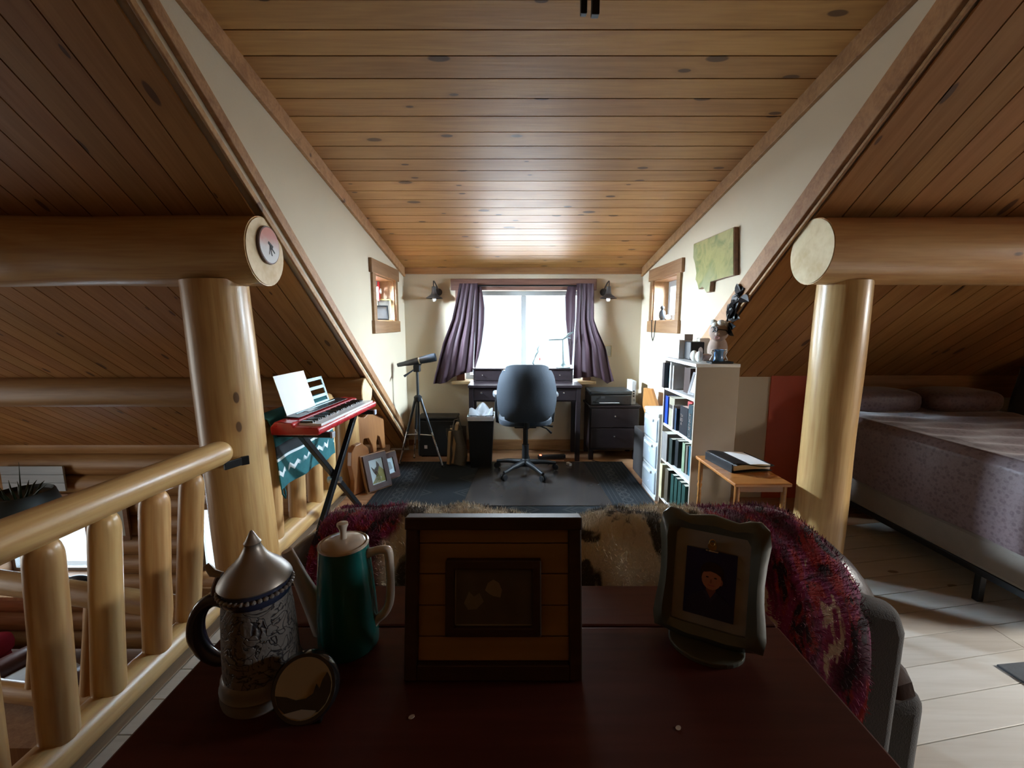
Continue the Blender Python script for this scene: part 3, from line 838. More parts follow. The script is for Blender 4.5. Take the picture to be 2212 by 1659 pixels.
MB().prism([(-.022,-.0255),(0,-.022),(.018,-.0245),(.012,-.030),(0,-.0325),(-.012,-.030)], .0112, .0120, 2, face).build('painted_stream', M('painted_grey', (.33,.33,.31), rough=.4), orn)
MB().box(-.02, .02, -.014, .016, 0, .008).build('base', GLOSSBLK, orn, bevel=.002)

# ------------------------------------------------------------------ shiplap photo frame
SHIP = wood('shiplap_slat', (.36, .235, .115), (.27, .165, .075), 0, rough=.6, kprob=0, tint=.05)
DKFRAME = wood('dark_frame_wood', (.055, .034, .024), (.03, .018, .013), 0, rough=.5, kprob=0, tint=.03)
fr = thing('shiplap_frame', 'square shiplap photo frame with small dark photo in middle', 'photo frame', (-.0265, .545, TZ), (radians(-11), 0, 0))
FW, FH = .252, .228
bx('backing', DKFRAME, fr, -FW/2+.004, FW/2-.004, .010, .016, .004, FH-.006, .001)
bx('side_rail', DKFRAME, fr, -FW/2, -FW/2+.018, -.010, .012, 0, FH-.018, .002)
bx('side_rail', DKFRAME, fr, FW/2-.018, FW/2, -.010, .012, 0, FH-.018, .002)
bx('top_rail', DKFRAME, fr, -FW/2-.001, FW/2+.001, -.013, .014, FH-.018, FH, .002)
bx('bottom_rail', DKFRAME, fr, -FW/2+.018, FW/2-.018, -.010, .012, 0, .022, .002)
ez = [.022, .0565, .1000, .1445, .188, FH-.018]
for a, b_ in zip(ez[:-1], ez[1:]):
    bx('slat', SHIP, fr, -FW/2+.018, FW/2-.018, 0, .010, a+.0008, b_-.0008, .0008)
inn = MB().frame(-.068, .068, .062, .168, .013, -.014, -.0005).build('inner_frame', DKFRAME, fr, bevel=.002)
MB().box(-.056, .056, -.006, -.004, .074, .156).build('photo', M('old_photo_grey', (.10, .10, .105), rough=.35, var=.4, scale=25), inn)
ph = lambda nm, poly, mat: MB().prism([(b_, a) for a, b_ in poly], -.0068, -.0060, 1).build(nm, mat, inn)
ph('photo_border', [(-.056,.074),(.056,.074),(.056,.0765),(-.0535,.0765),(-.0535,.156),(-.056,.156)], M('photo_white', (.34,.34,.33), rough=.4))
ph('photo_figure', [(-.012,.124),(-.008,.134),(.0,.139),(.008,.134),(.012,.124),(.010,.114),(.0,.116),(-.006,.119)], M('photo_pale', (.28,.26,.25), rough=.4))
ph('photo_animal', [(-.042,.106),(-.035,.122),(-.028,.115),(-.020,.120),(-.014,.108),(-.024,.098),(-.036,.097)], M('photo_mid', (.20,.20,.20), rough=.4))
MB().bar((0,.019,.15),(0,.09,.021), .024, .004, (0,1,0)).build('easel_leg', DKFRAME, fr)

# ------------------------------------------------------------------ scalloped frame with the portrait
SAGE = M('sage_painted_wood', (.085, .10, .085), rough=.35, var=.1, coat=.2)
sf = thing('scalloped_frame', 'sage green scalloped frame with a clipped portrait photo', 'photo frame', (.304, .606, TZ), (radians(-9), 0, radians(-27)))
def scallop(w, h, k):
    half = [(0,h),(.25,h-.004),(.45,h-.007),(.62,h-.001),(.82,h+.001),(.96,h-.009),(1.0,h-.03),(.955,h-.06),(.93,h*.55),(.945,h*.42),(1.0,h*.25),(1.02,h*.16),(.98,h*.06),(.85,.012),(.62,.008),(.4,.004),(0,.006)]
    pts = [(x*w/2, z) for x, z in half]; return pts + [(-x, z) for x, z in pts[-2:0:-1]]
out = scallop(.158, .205, 0)
inn_w, z0_, z1_ = .053, .030, .178
# outer moulding as a ring between the scalloped outline and the rectangular rabbet
N_ = len(out); ring = MB()
def rect_pt(a):
    cx, cz = 0, (z0_+z1_)/2; dx, dz = a[0], a[1]-cz
    kx = inn_w/abs(dx) if abs(dx) > 1e-6 else 9; kz = ((z1_-z0_)/2)/abs(dz) if abs(dz) > 1e-6 else 9
    k = min(kx, kz); return (dx*k, cz+dz*k)
inr = [rect_pt(p) for p in out]
vs_ = [(x,-.004,z) for x,z in out] + [(.5*x+.5*a,-.013,.5*z+.5*b_) for (x,z),(a,b_) in zip(out,inr)] + [(a,-.006,b_) for a,b_ in inr] + [(a,.006,b_) for a,b_ in inr] + [(x,.006,z) for x,z in out]
fs = []
for q in range(5):
    A = q*N_; B = ((q+1)%5)*N_
    for i in range(N_): fs.append((A+i, A+(i+1)%N_, B+(i+1)%N_, B+i))
ring.add(vs_, fs).build('moulding', SAGE, sf, smooth_=True, angle=55)
MB().box(-.056, .056, -.001, .004, z0_-.003, z1_+.003).build('mat_board', M('silver_mat', (.36, .37, .38), rough=.3, var=.35, scale=16, metal=.3), sf)
ph0 = MB().box(-.036, .036, -.0042, -.0030, .046, .150).build('photo', M('photo_navy', (.018, .018, .075), rough=.3, var=.2), sf)
pp = lambda nm, poly, col, y0: MB().prism([(b_, a) for a, b_ in poly], y0-.0004, y0, 1).build(nm, M('portrait_'+nm, col, rough=.4, var=.08), ph0)
ell = lambda cx, cz, rx, rz, n=18: [(cx+rx*cos(2*pi*i/n), cz+rz*sin(2*pi*i/n)) for i in range(n)]
pp('shoulders', [(-.034,.046),(.036,.046),(.033,.070),(.022,.080),(.010,.086),(-.008,.086),(-.020,.080),(-.031,.070)], (.022,.022,.058), -.0042)
pp('neck', [(-.0055,.083),(.002,.076),(.0095,.083),(.0085,.094),(-.0045,.094)], (.20,.075,.05), -.0046)
pp('collar', [(-.009,.0865),(-.0045,.088),(.002,.0765),(.0085,.088),(.013,.0865),(.002,.069)], (.035,.035,.085), -.0048)
pp('hair', ell(.002,.116,.0165,.017), (.03,.012,.010), -.0046)
pp('face', ell(.002,.1065,.0140,.0165), (.46,.20,.13), -.0050)
pp('ear', ell(.0155,.104,.0028,.005,10), (.33,.13,.085), -.0049)
pp('eye', ell(-.004,.109,.0022,.0011,8), (.03,.015,.012), -.0054)
pp('eye', ell(.0075,.109,.0022,.0011,8), (.03,.015,.012), -.0054)
pp('nose', ell(.0015,.103,.0016,.0034,8), (.30,.115,.07), -.0054)
pp('mouth', ell(.002,.0965,.0052,.0014,10), (.42,.14,.12), -.0054)
pp('fringe', [(-.0125,.117),(-.008,.116),(0,.1185),(.008,.117),(.0152,.113),(.014,.124),(.004,.1285),(-.007,.1275)], (.03,.012,.010), -.0054)
cl_ = MB().lathe([(.0065,-.002),(.0065,.002)], 14, T(0,-.006,.158) @ RX(90)).build('clip', M('brass', (.45,.30,.10), rough=.3, metal=1.0), sf, smooth_=True)
MB().tube([(.004*cos(a),-.0095,.164+.005*sin(a)) for a in [2*pi*i/14 for i in range(14)]], .0012, 6, closed=True).build('clip_ring', MATS['brass'], cl_, smooth_=True)
MB().box(-.009, .009, -.008, -.005, .149, .1515).build('clip_bar', STEEL, cl_, bevel=.0008)
MB().prism([(.055*cos(a), -.045*abs(sin(a))) for a in [pi*i/16 for i in range(17)]] + [(-.055,.02),(.055,.02)][::1], -.001, .007, 2).build('foot_plate', SAGE, sf, bevel=.002).rotation_euler = (radians(9), 0, 0)

FLECK = M('paper_fleck', (.42,.33,.26), rough=.8)
for (px, py), lb in (((889,1549),'tiny pale fleck on the tabletop below the shiplap frame'), ((1465,1573),'tiny pale fleck on the tabletop near the sofa corner')):
    p = atZ(px, py, TZ)
    tag(MB().prism(ell(0,0,.0042,.0028,10), 0, .0008, 2).build('paper_scrap', FLECK, loc=p, rot=(0,0,.6)), lb, 'scrap')

# ================================================================== rug, mats
def rug_mat():
    m, nt, b = base_mat('woven_rug')
    v = objcoord(nt, False)
    sx = nt.nodes.new('ShaderNodeSeparateXYZ'); nt.links.new(v, sx.inputs[0])
    X, Y = sx.outputs[0], sx.outputs[1]
    ax = mathn(nt, 'ABSOLUTE', X); ay = mathn(nt, 'ABSOLUTE', Y)
    # diamonds in the field
    px = mathn(nt, 'PINGPONG', mathn(nt, 'ADD', X, 10.0), .21); py = mathn(nt, 'PINGPONG', mathn(nt, 'ADD', Y, 10.0), .16)
    dm = mathn(nt, 'ADD', mathn(nt, 'DIVIDE', px, .21), mathn(nt, 'DIVIDE', py, .16))
    band = mathn(nt, 'ABSOLUTE', mathn(nt, 'SUBTRACT', dm, .55))
    line = mathn(nt, 'SUBTRACT', 1.0, smooth(nt, band, .05, .10))
    band2 = mathn(nt, 'ABSOLUTE', mathn(nt, 'SUBTRACT', dm, .30)); line2 = mathn(nt, 'SUBTRACT', 1.0, smooth(nt, band2, .03, .07))
    field = mixc(nt, mathn(nt, 'MAXIMUM', line, line2), (.012, .015, .018), (.036, .040, .040))
    weave = nt.nodes.new('ShaderNodeTexWave'); weave.inputs['Scale'].default_value = 9; nt.links.new(v, weave.inputs[0])
    stripes = mixc(nt, smooth(nt, weave.outputs['Fac'], .82, .95), (.016, .018, .021), (.040, .042, .043))
    edge = smooth(nt, ax, .70, .73)
    col = mixc(nt, edge, field, stripes)
    ring = nt.nodes.new('ShaderNodeMath'); 
    ly = mathn(nt, 'PINGPONG', mathn(nt, 'ADD', Y, 10.0), .05)
    lx = mathn(nt, 'ABSOLUTE', mathn(nt, 'SUBTRACT', ax, .90))
    rr = mathn(nt, 'SQRT', mathn(nt, 'ADD', mathn(nt, 'MULTIPLY', ly, ly), mathn(nt, 'MULTIPLY', lx, lx)))
    hoop = mathn(nt, 'SUBTRACT', 1.0, smooth(nt, mathn(nt, 'ABSOLUTE', mathn(nt, 'SUBTRACT', rr, .038)), .003, .009))
    col = mixc(nt, hoop, col, (.055, .056, .056))
    n = noise(nt, v, 160, 2)
    col = mixc(nt, mathn(nt, 'MULTIPLY', n, .5), col, (.028, .032, .037))
    nt.links.new(col, b.inputs['Base Color']); b.inputs['Roughness'].default_value = .95; b.inputs['Specular IOR Level'].default_value = .15
    bumpn(nt, b, n, .5, .004)
    return m
tag(MB().box(-1.09, 1.09, -1.02, 1.02, 0, .010).build('area_rug', rug_mat(), loc=(-.006, 3.03, 0), bevel=.003), 'dark patterned area rug in front of the desk', 'rug')
VINYLMAT = M('chair_mat_vinyl', (.045, .039, .037), rough=.25, var=.08, scale=4, spec=.5)
mp = [(-.345,-.54),(.73,-.54),(.755,-.515),(.70,.46),(.67,.48),(-.28,.48),(-.305,.46),(-.37,-.515)]
tag(MB().prism(mp, 0, .004, 2).build('chair_mat', VINYLMAT, loc=(0, 3.55, .0102), bevel=.001), 'smoky plastic chair mat lying on the rug', 'floor mat')
tag(MB().box(0, .62, -.40, 0, 0, .009).build('door_mat', M('blue_grey_mat', (.055, .062, .070), rough=.9, var=.3, scale=60, bump=.6, bscale=200), loc=(1.93, 1.525, 0), rot=(0,0,radians(6)), bevel=.003), 'small dark ribbed mat on the pale floor at the right edge', 'floor mat')

# ================================================================== desk with hutch
desk = thing('writing_desk', 'espresso writing desk with hutch under the window', 'desk', (.125, 4.28, 0))
DX0, DX1, DY0, DY1, DZ = -.42, .67, 4.08, 4.44, .765
def bxw(name, mat, parent, *a, bevel=.003): return bx(name, mat, parent, *a, bevel, w=True)
bxw('desk_top', DARKWOOD, desk, DX0-.008, DX1+.008, DY0-.01, DY1, DZ-.025, DZ)
for lx in (DX0, DX1-.045):
    for ly in (DY0, DY1-.05): bxw('leg', DARKWOOD, desk, lx, lx+.045, ly, ly+.045, 0, DZ-.025)
bxw('back_rail', DARKWOOD, desk, DX0+.045, DX1-.045, DY1-.03, DY1-.01, .56, DZ-.025)
KN = M('pewter_knob', (.72, .72, .72), rough=.25, metal=1.0)
def knob(parent, x, y, z, r=.010):
    MB().lathe([(.001,.0),(r*.5,.0),(r*.45,.010),(r,.014),(r*.9,.020),(.001,.022)], 14, T(x,y,z) @ RX(90)).build('knob', KN, parent, smooth_=True, w=True)
dz0 = .615
for a, b_, kx in ((DX0+.045, .05, -.295), (.05, .20, None), (.20, DX1-.045, .50)):
    d = bxw('drawer', DARKWOOD, desk, a+.003, b_-.003, DY0+.004, DY0+.30, dz0, DZ-.032)
    if kx is not None: knob(d, kx, DY0+.004, .69)
bxw('apron', DARKWOOD, desk, DX0+.045, DX1-.045, DY0+.01, DY0+.03, .60, .614)
hutch = bxw('hutch', DARKWOOD, desk, -.395, .62, 4.31, DY1, DZ, .775)
bxw('hutch_top', DARKWOOD, hutch, -.40, .625, 4.305, DY1, .892, .905)
for a in (-.395, -.10, .30, .607): bxw('divider', DARKWOOD, hutch, a, a+.013, 4.315, DY1, .775, .892)
for a, b_, kx in ((-.382, -.10, -.30), (.313, .607, .485)):
    d = bxw('drawer', DARKWOOD, hutch, a+.003, b_-.003, 4.318, DY1-.02, .78, .889)
    knob(d, kx, 4.318, .835, .008)

# desk lamp and twig figure on the hutch
LAMPGREEN = M('aged_lamp_metal', (.10, .13, .13), rough=.4, metal=.5)
lp = thing('desk_lamp', 'slim metal desk lamp with round base on the hutch', 'lamp', (.525, 4.375, .9052))
MB().lathe([(.001,0),(.075,0),(.078,.006),(.06,.014),(.035,.020),(.03,.032),(.018,.042),(.014,.07),(.001,.07)], 28).build('base', LAMPGREEN, lp, smooth_=True)
MB().tube([(0,0,.06),(-.003,0,.16),(-.006,0,.285)], [.009,.008,.006], 10).build('pole', LAMPGREEN, lp, smooth_=True)
MB().tube([(-.15,0,.284),(-.08,0,.288),(-.006,0,.290)], [.006,.008,.008], 8).build('arm', LAMPGREEN, lp, smooth_=True)
MB().tube([(-.006,0,.290),(.03,0,.315),(.055,0,.345),(.10,0,.365)], [.008,.010,.012,.006], 8).build('counterweight', LAMPGREEN, lp, smooth_=True)
MB().tube([(.03,0,.315),(.075,0,.30)], [.008,.005], 8).build('switch_lever', LAMPGREEN, lp, smooth_=True)
tw = thing('twig_sculpture', 'thin crooked metal sculpture on the hutch before the window', 'figurine', (.245, 4.37, .9052))
MB().tube([(0,0,0),(-.03,0,.05),(-.012,0,.10),(.0,0,.135),(.022,0,.165),(.016,0,.19),(.035,0,.225)], [.004,.010,.006,.012,.008,.010,.003], 8).build('stem', LAMPGREEN, tw, smooth_=True)
MB().ball((.04,0,.09), (.007,.005,.014), 10, 8).build('red_bead', M('red_bead', (.4,.05,.04)), tw, smooth_=True)
MB().lathe([(.001,0),(.03,0),(.028,.006),(.001,.007)], 20).build('base', LAMPGREEN, tw, smooth_=True)

# ================================================================== office chair
CHF = M('slate_office_fabric', (.014, .022, .034), rough=.8, var=.15, scale=40, bump=.35, bscale=260, sheen=.08)
ch = thing('office_chair', 'dark slate swivel office chair seen from behind', 'chair', (.122, 3.74, .0142), (0,0,radians(2)))
def back_pt(u, v):
    z = .535 + .43*v; x = (u-.5)*2
    hw = .175 + .035*sin(pi*min(1,(v*1.05+.05))) 
    e = max(abs(x), abs(2*v-1))
    corner = (abs(x)**7 + abs(2*v-1)**7)**(1/7)
    k = 1.0 if corner < 1e-6 else min(1.0, max(abs(x),abs(2*v-1))/corner)
    xx = x*hw*k; zz = .75 + (z-.75)*k
    return xx, zz, e
fv = MB()
def chair_back(u, v):
    x, z, e = back_pt(u, v); return Vector((x, -.125 - .035*(1-e**4) + .03*(z-.75)*0 + .10*((z-.6)**2)*.0 - .06*(z-.72)*0 + .05*(x/.2)**2, z))
fv.sheet(chair_back, 22, 26, -.07)
fv.build('backrest', CHF, ch, smooth_=True, bevel=.012, angle=60)
MB().ball((0,.12,.475), (.245,.24,.045), 28, 12, .55).build('seat', CHF, ch, smooth_=True)
MB().box(-.10,.10,0,.20,.405,.435).build('mechanism', BLACKPL, ch, bevel=.01)
MB().tube([(0,-.02,.43),(0,-.15,.45),(0,-.16,.62)], .022, 10).build('back_bracket', BLACKPL, ch, smooth_=True)
MB().lathe([(.03,.10),(.03,.26),(.022,.26),(.022,.41)], 18).build('gas_lift', BLACKPL, ch, smooth_=True)
for s in (-1, 1):
    a = MB().tube([(s*.20,.10,.43),(s*.255,.10,.45),(s*.265,.08,.60),(s*.255,.06,.70)], .014, 10).build('arm_post', BLACKPL, ch, smooth_=True)
    MB().ball((s*.25,.06,.715), (.045,.125,.022), 18, 10, .6).build('arm_pad', M('arm_pad_grey', (.10,.11,.12), rough=.3, coat=.4), a, smooth_=True)
MB().tube([(.10,.08,.42),(.19,.02,.40),(.23,-.03,.37)], [.006,.006,.010], 8).build('lever', BLACKPL, ch, smooth_=True)
MB().tube([(.10,.12,.42),(.20,.06,.415),(.25,.03,.415)], [.006,.006,.009], 8).build('lever', BLACKPL, ch, smooth_=True)
hub = MB().lathe([(.045,.06),(.045,.11),(.03,.13)], 18).build('base_hub', BLACKPL, ch, smooth_=True)
for i in range(5):
    a = radians(-62 + 72*i); e = Vector((.285*cos(a), .285*sin(a), 0))
    leg = MB().tube([(.02*cos(a),.02*sin(a),.095),(e.x*.6,e.y*.6,.085),(e.x,e.y,.065)], [.026,.020,.016], 10).build('star_leg', BLACKPL, ch, smooth_=True)
    b = MB()
    for s in (-1, 1):
        b.lathe([(.001,-.009),(.024,-.009),(.027,-.004),(.027,.004),(.024,.009),(.001,.009)], 18, T(e.x, e.y, .027) @ RZ(math.degrees(a)+90) @ T(0, 0, 0) @ RY(90) @ T(0,0,s*.013))
    c = b.build('caster', BLACKPL, leg, smooth_=True); c['kind'] = 'stuff'

# ================================================================== things around the desk
bin_ = thing('waste_bin', 'black waste bin with white liner under the desk', 'waste bin', (-.29, 3.945, .0102))
MB().prism([(-.095,-.09),(.095,-.09),(.095,.09),(-.095,.09)], 0, .004, 2).build('bottom', BLACKPL, bin_)
def shell(w0, d0, w1, d1, h0, h1, t):
    b = MB(); o = [(-w0,-d0,h0),(w0,-d0,h0),(w0,d0,h0),(-w0,d0,h0),(-w1,-d1,h1),(w1,-d1,h1),(w1,d1,h1),(-w1,d1,h1)]
    i = [(x-(t if x>0 else -t), y-(t if y>0 else -t), z) for x,y,z in o]
    fs = []
    for k in range(4):
        l = (k+1)%4
        fs += [(k,l,4+l,4+k), (8+l,8+k,12+k,12+l), (4+k,4+l,12+l,12+k), (l,k,8+k,8+l)]
    return b.add(o+i, fs)
shell(.095,.085,.118,.105,0,.47,.004).build('shell', BLACKPL, bin_, bevel=.004)
lin = shell(.121,.108,.124,.112,.455,.50,.003)
lin.build('liner_rim', M('white_liner', (.72,.74,.76), rough=.5), bin_, bevel=.003)
MB().sheet(lambda u,v: (-.11+.22*u, -.07+.17*v, .50+.045*sin(u*7+1)*sin(v*5)+.05*v), 20, 14, .002).build('plastic_bag', M('grey_bag', (.22,.23,.24), rough=.3), bin_, smooth_=True)

bag = thing('tote_bag', 'soft tote bag holding flat cardboard folders by the bin', 'bag', (-.555, 4.0, .0102))
BAGM = M('tote_fabric', (.11, .10, .085), rough=.6, var=.25, scale=20)
MB().sheet(lambda u,v: (-.05+.16*u+.02*sin(v*5), -.06+.018*sin(u*6)+.05*v*0, .36*v*(1-.05*sin(u*3))), 14, 12, .004).build('front_panel', BAGM, bag, smooth_=True)
MB().sheet(lambda u,v: (-.05+.16*u, .06+.012*sin(u*5), .36*v), 10, 10, .004).build('back_panel', BAGM, bag, smooth_=True)
MB().tube([(-.01,-.06,.35),(.01,-.05,.44),(.05,-.05,.45),(.08,-.06,.35)], .006, 8).build('strap', BAGM, bag, smooth_=True)
MB().box(-.07,-.045,-.085,.07,.01,.33, RY(4)).build('folder', M('kraft_card', (.42,.29,.15), rough=.8), bag, bevel=.002)
MB().box(-.04,-.01,-.05,.05,.01,.40, RY(8)).build('folder', M('tan_card', (.50,.36,.20), rough=.8), bag, bevel=.002)

bc = thing('black_case', 'black box with small white sticker beneath the spotting scope', 'case', (-.76, 4.33, 0))
bx('case_body', M('case_black', (.010,.011,.012), rough=.5), bc, -.20, .20, -.11, .11, .012, .385, .012)
bx('case_lid', MATS['case_black'], bc, -.203, .203, -.113, .113, .388, .415, .008)
bx('sticker', PAPER, bc, -.135, -.105, -.1125, -.1105, .09, .125, 0)
for fx in (-.16,.16):
    for fy in (-.08,.08): MB().lathe([(.014,0),(.014,.012)], 10, T(fx,fy,0)).build('foot', BLACKPL, bc)

# spotting scope on tripod
tri = thing('spotting_scope', 'black spotting scope on a tripod by left wall', 'telescope', (-.885, 3.95, .0102))
GUN = M('dark_gunmetal', (.05,.055,.06), rough=.35, metal=.6)
feet = ((-.195,-.02), (.23,-.07), (-.10,.20))
for fx, fy in feet:
    l = MB().tube([(fx*.12, fy*.12, .645),(fx*.55,fy*.55,.33)], .013, 10).build('leg', GUN, tri, smooth_=True)
    MB().tube([(fx*.55,fy*.55,.34),(fx,fy,.008)], .009, 10).build('leg_extension', STEEL, l, smooth_=True)
    MB().ball((fx,fy,.012), .012, 10, 6).build('foot', BLACKPL, l, smooth_=True)
    MB().tube([(0,0,.30),(fx*.58,fy*.58,.30)], .005, 8).build('brace', STEEL, tri, smooth_=True)
MB().tube([(0,0,.24),(0,0,.92)], .013, 12).build('column', GUN, tri, smooth_=True)
MB().lathe([(.03,.62),(.038,.635),(.038,.665),(.02,.68)], 18).build('spider', BLACKPL, tri, smooth_=True)
hd = MB().box(-.03,.03,-.03,.03,.90,.965).build('pan_head', BLACKPL, tri, bevel=.008)
MB().tube([(-.02,-.02,.925),(-.07,-.05,.89),(-.105,-.07,.865)], [.006,.008,.012], 10).build('pan_handle', GUN, hd, smooth_=True)
sc = T(0,0,1.0) @ RY(90-12)
MB().lathe([(.001,-.185),(.017,-.185),(.021,-.16),(.022,-.12),(.028,-.08),(.032,-.02),(.033,.02)], 24, sc).build('scope_eyepiece', M('scope_blue_black', (.03,.036,.045), rough=.22, coat=.4), tri, smooth_=True)
MB().lathe([(.034,.02),(.0345,.022),(.0345,.030),(.034,.032)], 24, sc).build('scope_ring', M('ivory_band', (.62,.56,.42), rough=.4), tri, smooth_=True)
MB().lathe([(.034,.032),(.036,.06),(.039,.12),(.040,.175),(.038,.18),(.036,.178),(.034,.165),(.001,.165)], 24, sc).build('scope_barrel', MATS['scope_blue_black'], tri, smooth_=True)
MB().box(-.02,.04,-.02,.02,.962,.975).build('mount_plate', BLACKPL, tri, bevel=.003)

# printer cabinet, printer, slim white box
cab = thing('file_cabinet', 'dark wooden two-drawer cabinet carrying the printer', 'cabinet', (1.015, 4.29, 0))
bx('body', DARKWOOD, cab, -.245, .245, -.155, .165, .10, .535)
bx('cabinet_top', DARKWOOD, cab, -.26, .26, -.175, .17, .536, .555)
for lx in (-.245, .20):
    for ly in (-.155, .12): bx('leg', DARKWOOD, cab, lx, lx+.045, ly, ly+.045, 0, .10)
for z0, z1 in ((.335,.525),(.125,.325)):
    d = bx('drawer', DARKWOOD, cab, -.235, .235, -.170, -.156, z0, z1)
    MB().lathe([(.001,0),(.006,0),(.005,.010),(.011,.014),(.009,.020),(.001,.022)], 14, T(0,-.17,(z0+z1)/2+.02) @ RX(90)).build('knob', KN, d, smooth_=True)
prn = thing('printer', 'black flatbed printer with paper in tray on the cabinet', 'printer', (.975, 4.28, .5555))
PRB = M('printer_black', (.012,.013,.015), rough=.3, coat=.3)
bx('body', PRB, prn, -.205, .205, -.15, .15, 0, .105, .010)
bx('scanner_lid', M('printer_lid', (.03,.035,.038), rough=.35), prn, -.207, .207, -.152, .152, .107, .142, .010)
bx('display', M('display_grey', (.09,.09,.10), rough=.2), prn, -.10, -.06, -.1525, -.150, .070, .095, .001)
bx('output_tray', BLACKPL, prn, -.14, .10, -.165, -.149, .018, .024, .001)
bx('paper_sheet', PAPER, prn, -.115, .08, -.168, -.10, .025, .030, .001)
wbx = thing('slim_box', 'slim white upright box with round dots beside printer', 'box', (1.212, 4.27, .5555))
bx('carton', WHITEPL, wbx, -.022, .022, -.09, .09, 0, .235, .003)
for z in (.085, .11, .135): MB().lathe([(.001,0),(.008,0),(.008,.001),(.001,.001)], 14, T(-.002,-.0905,z) @ RX(90)).build('dot', BLACKPL, wbx)
MB().frame(-.004,.012,.035,.053,.003,-.0912,-.0902).build('badge', BLACKPL, wbx)
bx('spine_text', M('grey_print', (.3,.3,.3)), wbx, .012, .015, -.0908, -.0902, .15, .20, 0)

# power strip, plug, cords
ps = thing('power_strip', 'power strip with glowing red switch under the desk', 'power strip', (.40, 4.15, .0102), (0,0,.15))
bx('strip_body', BLACKPL, ps, -.14, .14, -.025, .025, 0, .035, .006)
bx('red_switch', M('red_switch_glow', (.8,.1,.05), emit=(1,.15,.08,6)), ps, -.125, -.105, -.012, .012, .035, .041, .002)
tag(MB().box(-.015,.015,-.028,.028,0,.028).build('power_adapter', WHITEPL, loc=(.545, 3.93, .0102), rot=(0,0,.5), bevel=.004), 'small white power adapter on the rug by the chair', 'adapter')
tag(MB().tube([(.79+.0,4.06,.016),(.93,3.99,.012),(.985,3.86,.005),(1.05,3.70,.005),(1.06,3.60,.005),(1.03,3.52,.005)], .0035, 8).build('extension_cord', BLACKPL, smooth_=True), 'thin black cord crossing the floor beside the drawers', 'cord')

# ================================================================== curtains on the main window
CUR = M('plum_satin', (.034, .014, .021), rough=.6, var=.18, scale=5, sheen=.05, spec=.25)
def curtain(label, rows, bottom, flap, seed):
    root = thing('curtain', label, 'curtain', (at(rows[0][1], rows[0][0], 4.41).x, 4.41, at(rows[-1][1], rows[-1][0], 4.41).z))
    r = random.Random(seed)
    def pan(rows, bottom, amp, nf, y0, name, nu=56, nv=40):
        def fn(u, v):
            k = v*(len(rows)-1); i = min(int(k), len(rows)-2); t = k-i
            sm = t
            py = rows[i][0]*(1-sm)+rows[i+1][0]*sm; a = rows[i][1]*(1-sm)+rows[i+1][1]*sm; b_ = rows[i][2]*(1-sm)+rows[i+1][2]*sm
            px = a + (b_-a)*u
            if bottom: 
                kk = u*(len(bottom)-1); q = min(int(kk), len(bottom)-2); pb = bottom[q]*(1-kk+q)+bottom[q+1]*(kk-q)
                py = py + (pb-rows[-1][0])*v**4
            p = at(px, py, 4.41)
            g = min(1, .25+v*1.3)
            p.y = y0 - amp*g*(.6*sin(u*nf*2*pi+seed+v*1.4)+.4*sin(u*nf*3.7+2*v+seed*2)) - .02*v
            p.y = min(p.y, 4.462)
            return p
        return MB().sheet(fn, nu, nv, .0025).build(name, CUR, root, smooth_=True, angle=80, w=True)
    pan(rows, bottom, .020, 4.2, 4.43, 'panel')
    pan(flap, None, .010, 1.5, 4.445, 'inner_flap', 20, 30)
    return root
curtain('plum curtain hanging left of the window glass', [(612,992,1032),(640,987,1029),(690,976,1026),(740,957,1024),(790,944,1022),(820,936,1021)], [829,829,826,815,809,806,803],
        [(614,1026,1038),(640,1026,1043),(665,1025,1046),(700,1025,1045),(740,1025,1040),(770,1024,1034),(794,1024,1027)], 1)
curtain('plum curtain hanging right of the window, behind the lamp', [(612,1246,1284),(640,1247,1284),(690,1245,1284),(715,1243,1293),(750,1242,1309),(790,1240,1318),(815,1239,1326)], [818,816,815,814,817,829,823],
        [(616,1228,1247),(640,1222,1244),(690,1223,1243),(720,1226,1240),(750,1229,1238),(788,1232,1235)], 4)
rod = thing('curtain_rod', 'dark curtain rod across the window head', 'curtain rod', (.12, 4.44, at(1106, 617, 4.44).z))
MB().tube([(-.66,0,0),(.68,0,0)], .008, 10).build('rod', BLACKMET, rod, smooth_=True)
for x in (-.335, .585): MB().lathe([(.010,-.004),(.016,0),(.010,.004)], 14, T(x,-.012,-.012) @ RY(90)).build('ring', M('bright_ring', (.8,.75,.7), rough=.2, metal=1.0), rod, smooth_=True)
for x in (-.64,.66): MB().box(x-.008,x+.008,0,.034,-.012,.012).build('bracket', BLACKMET, rod)

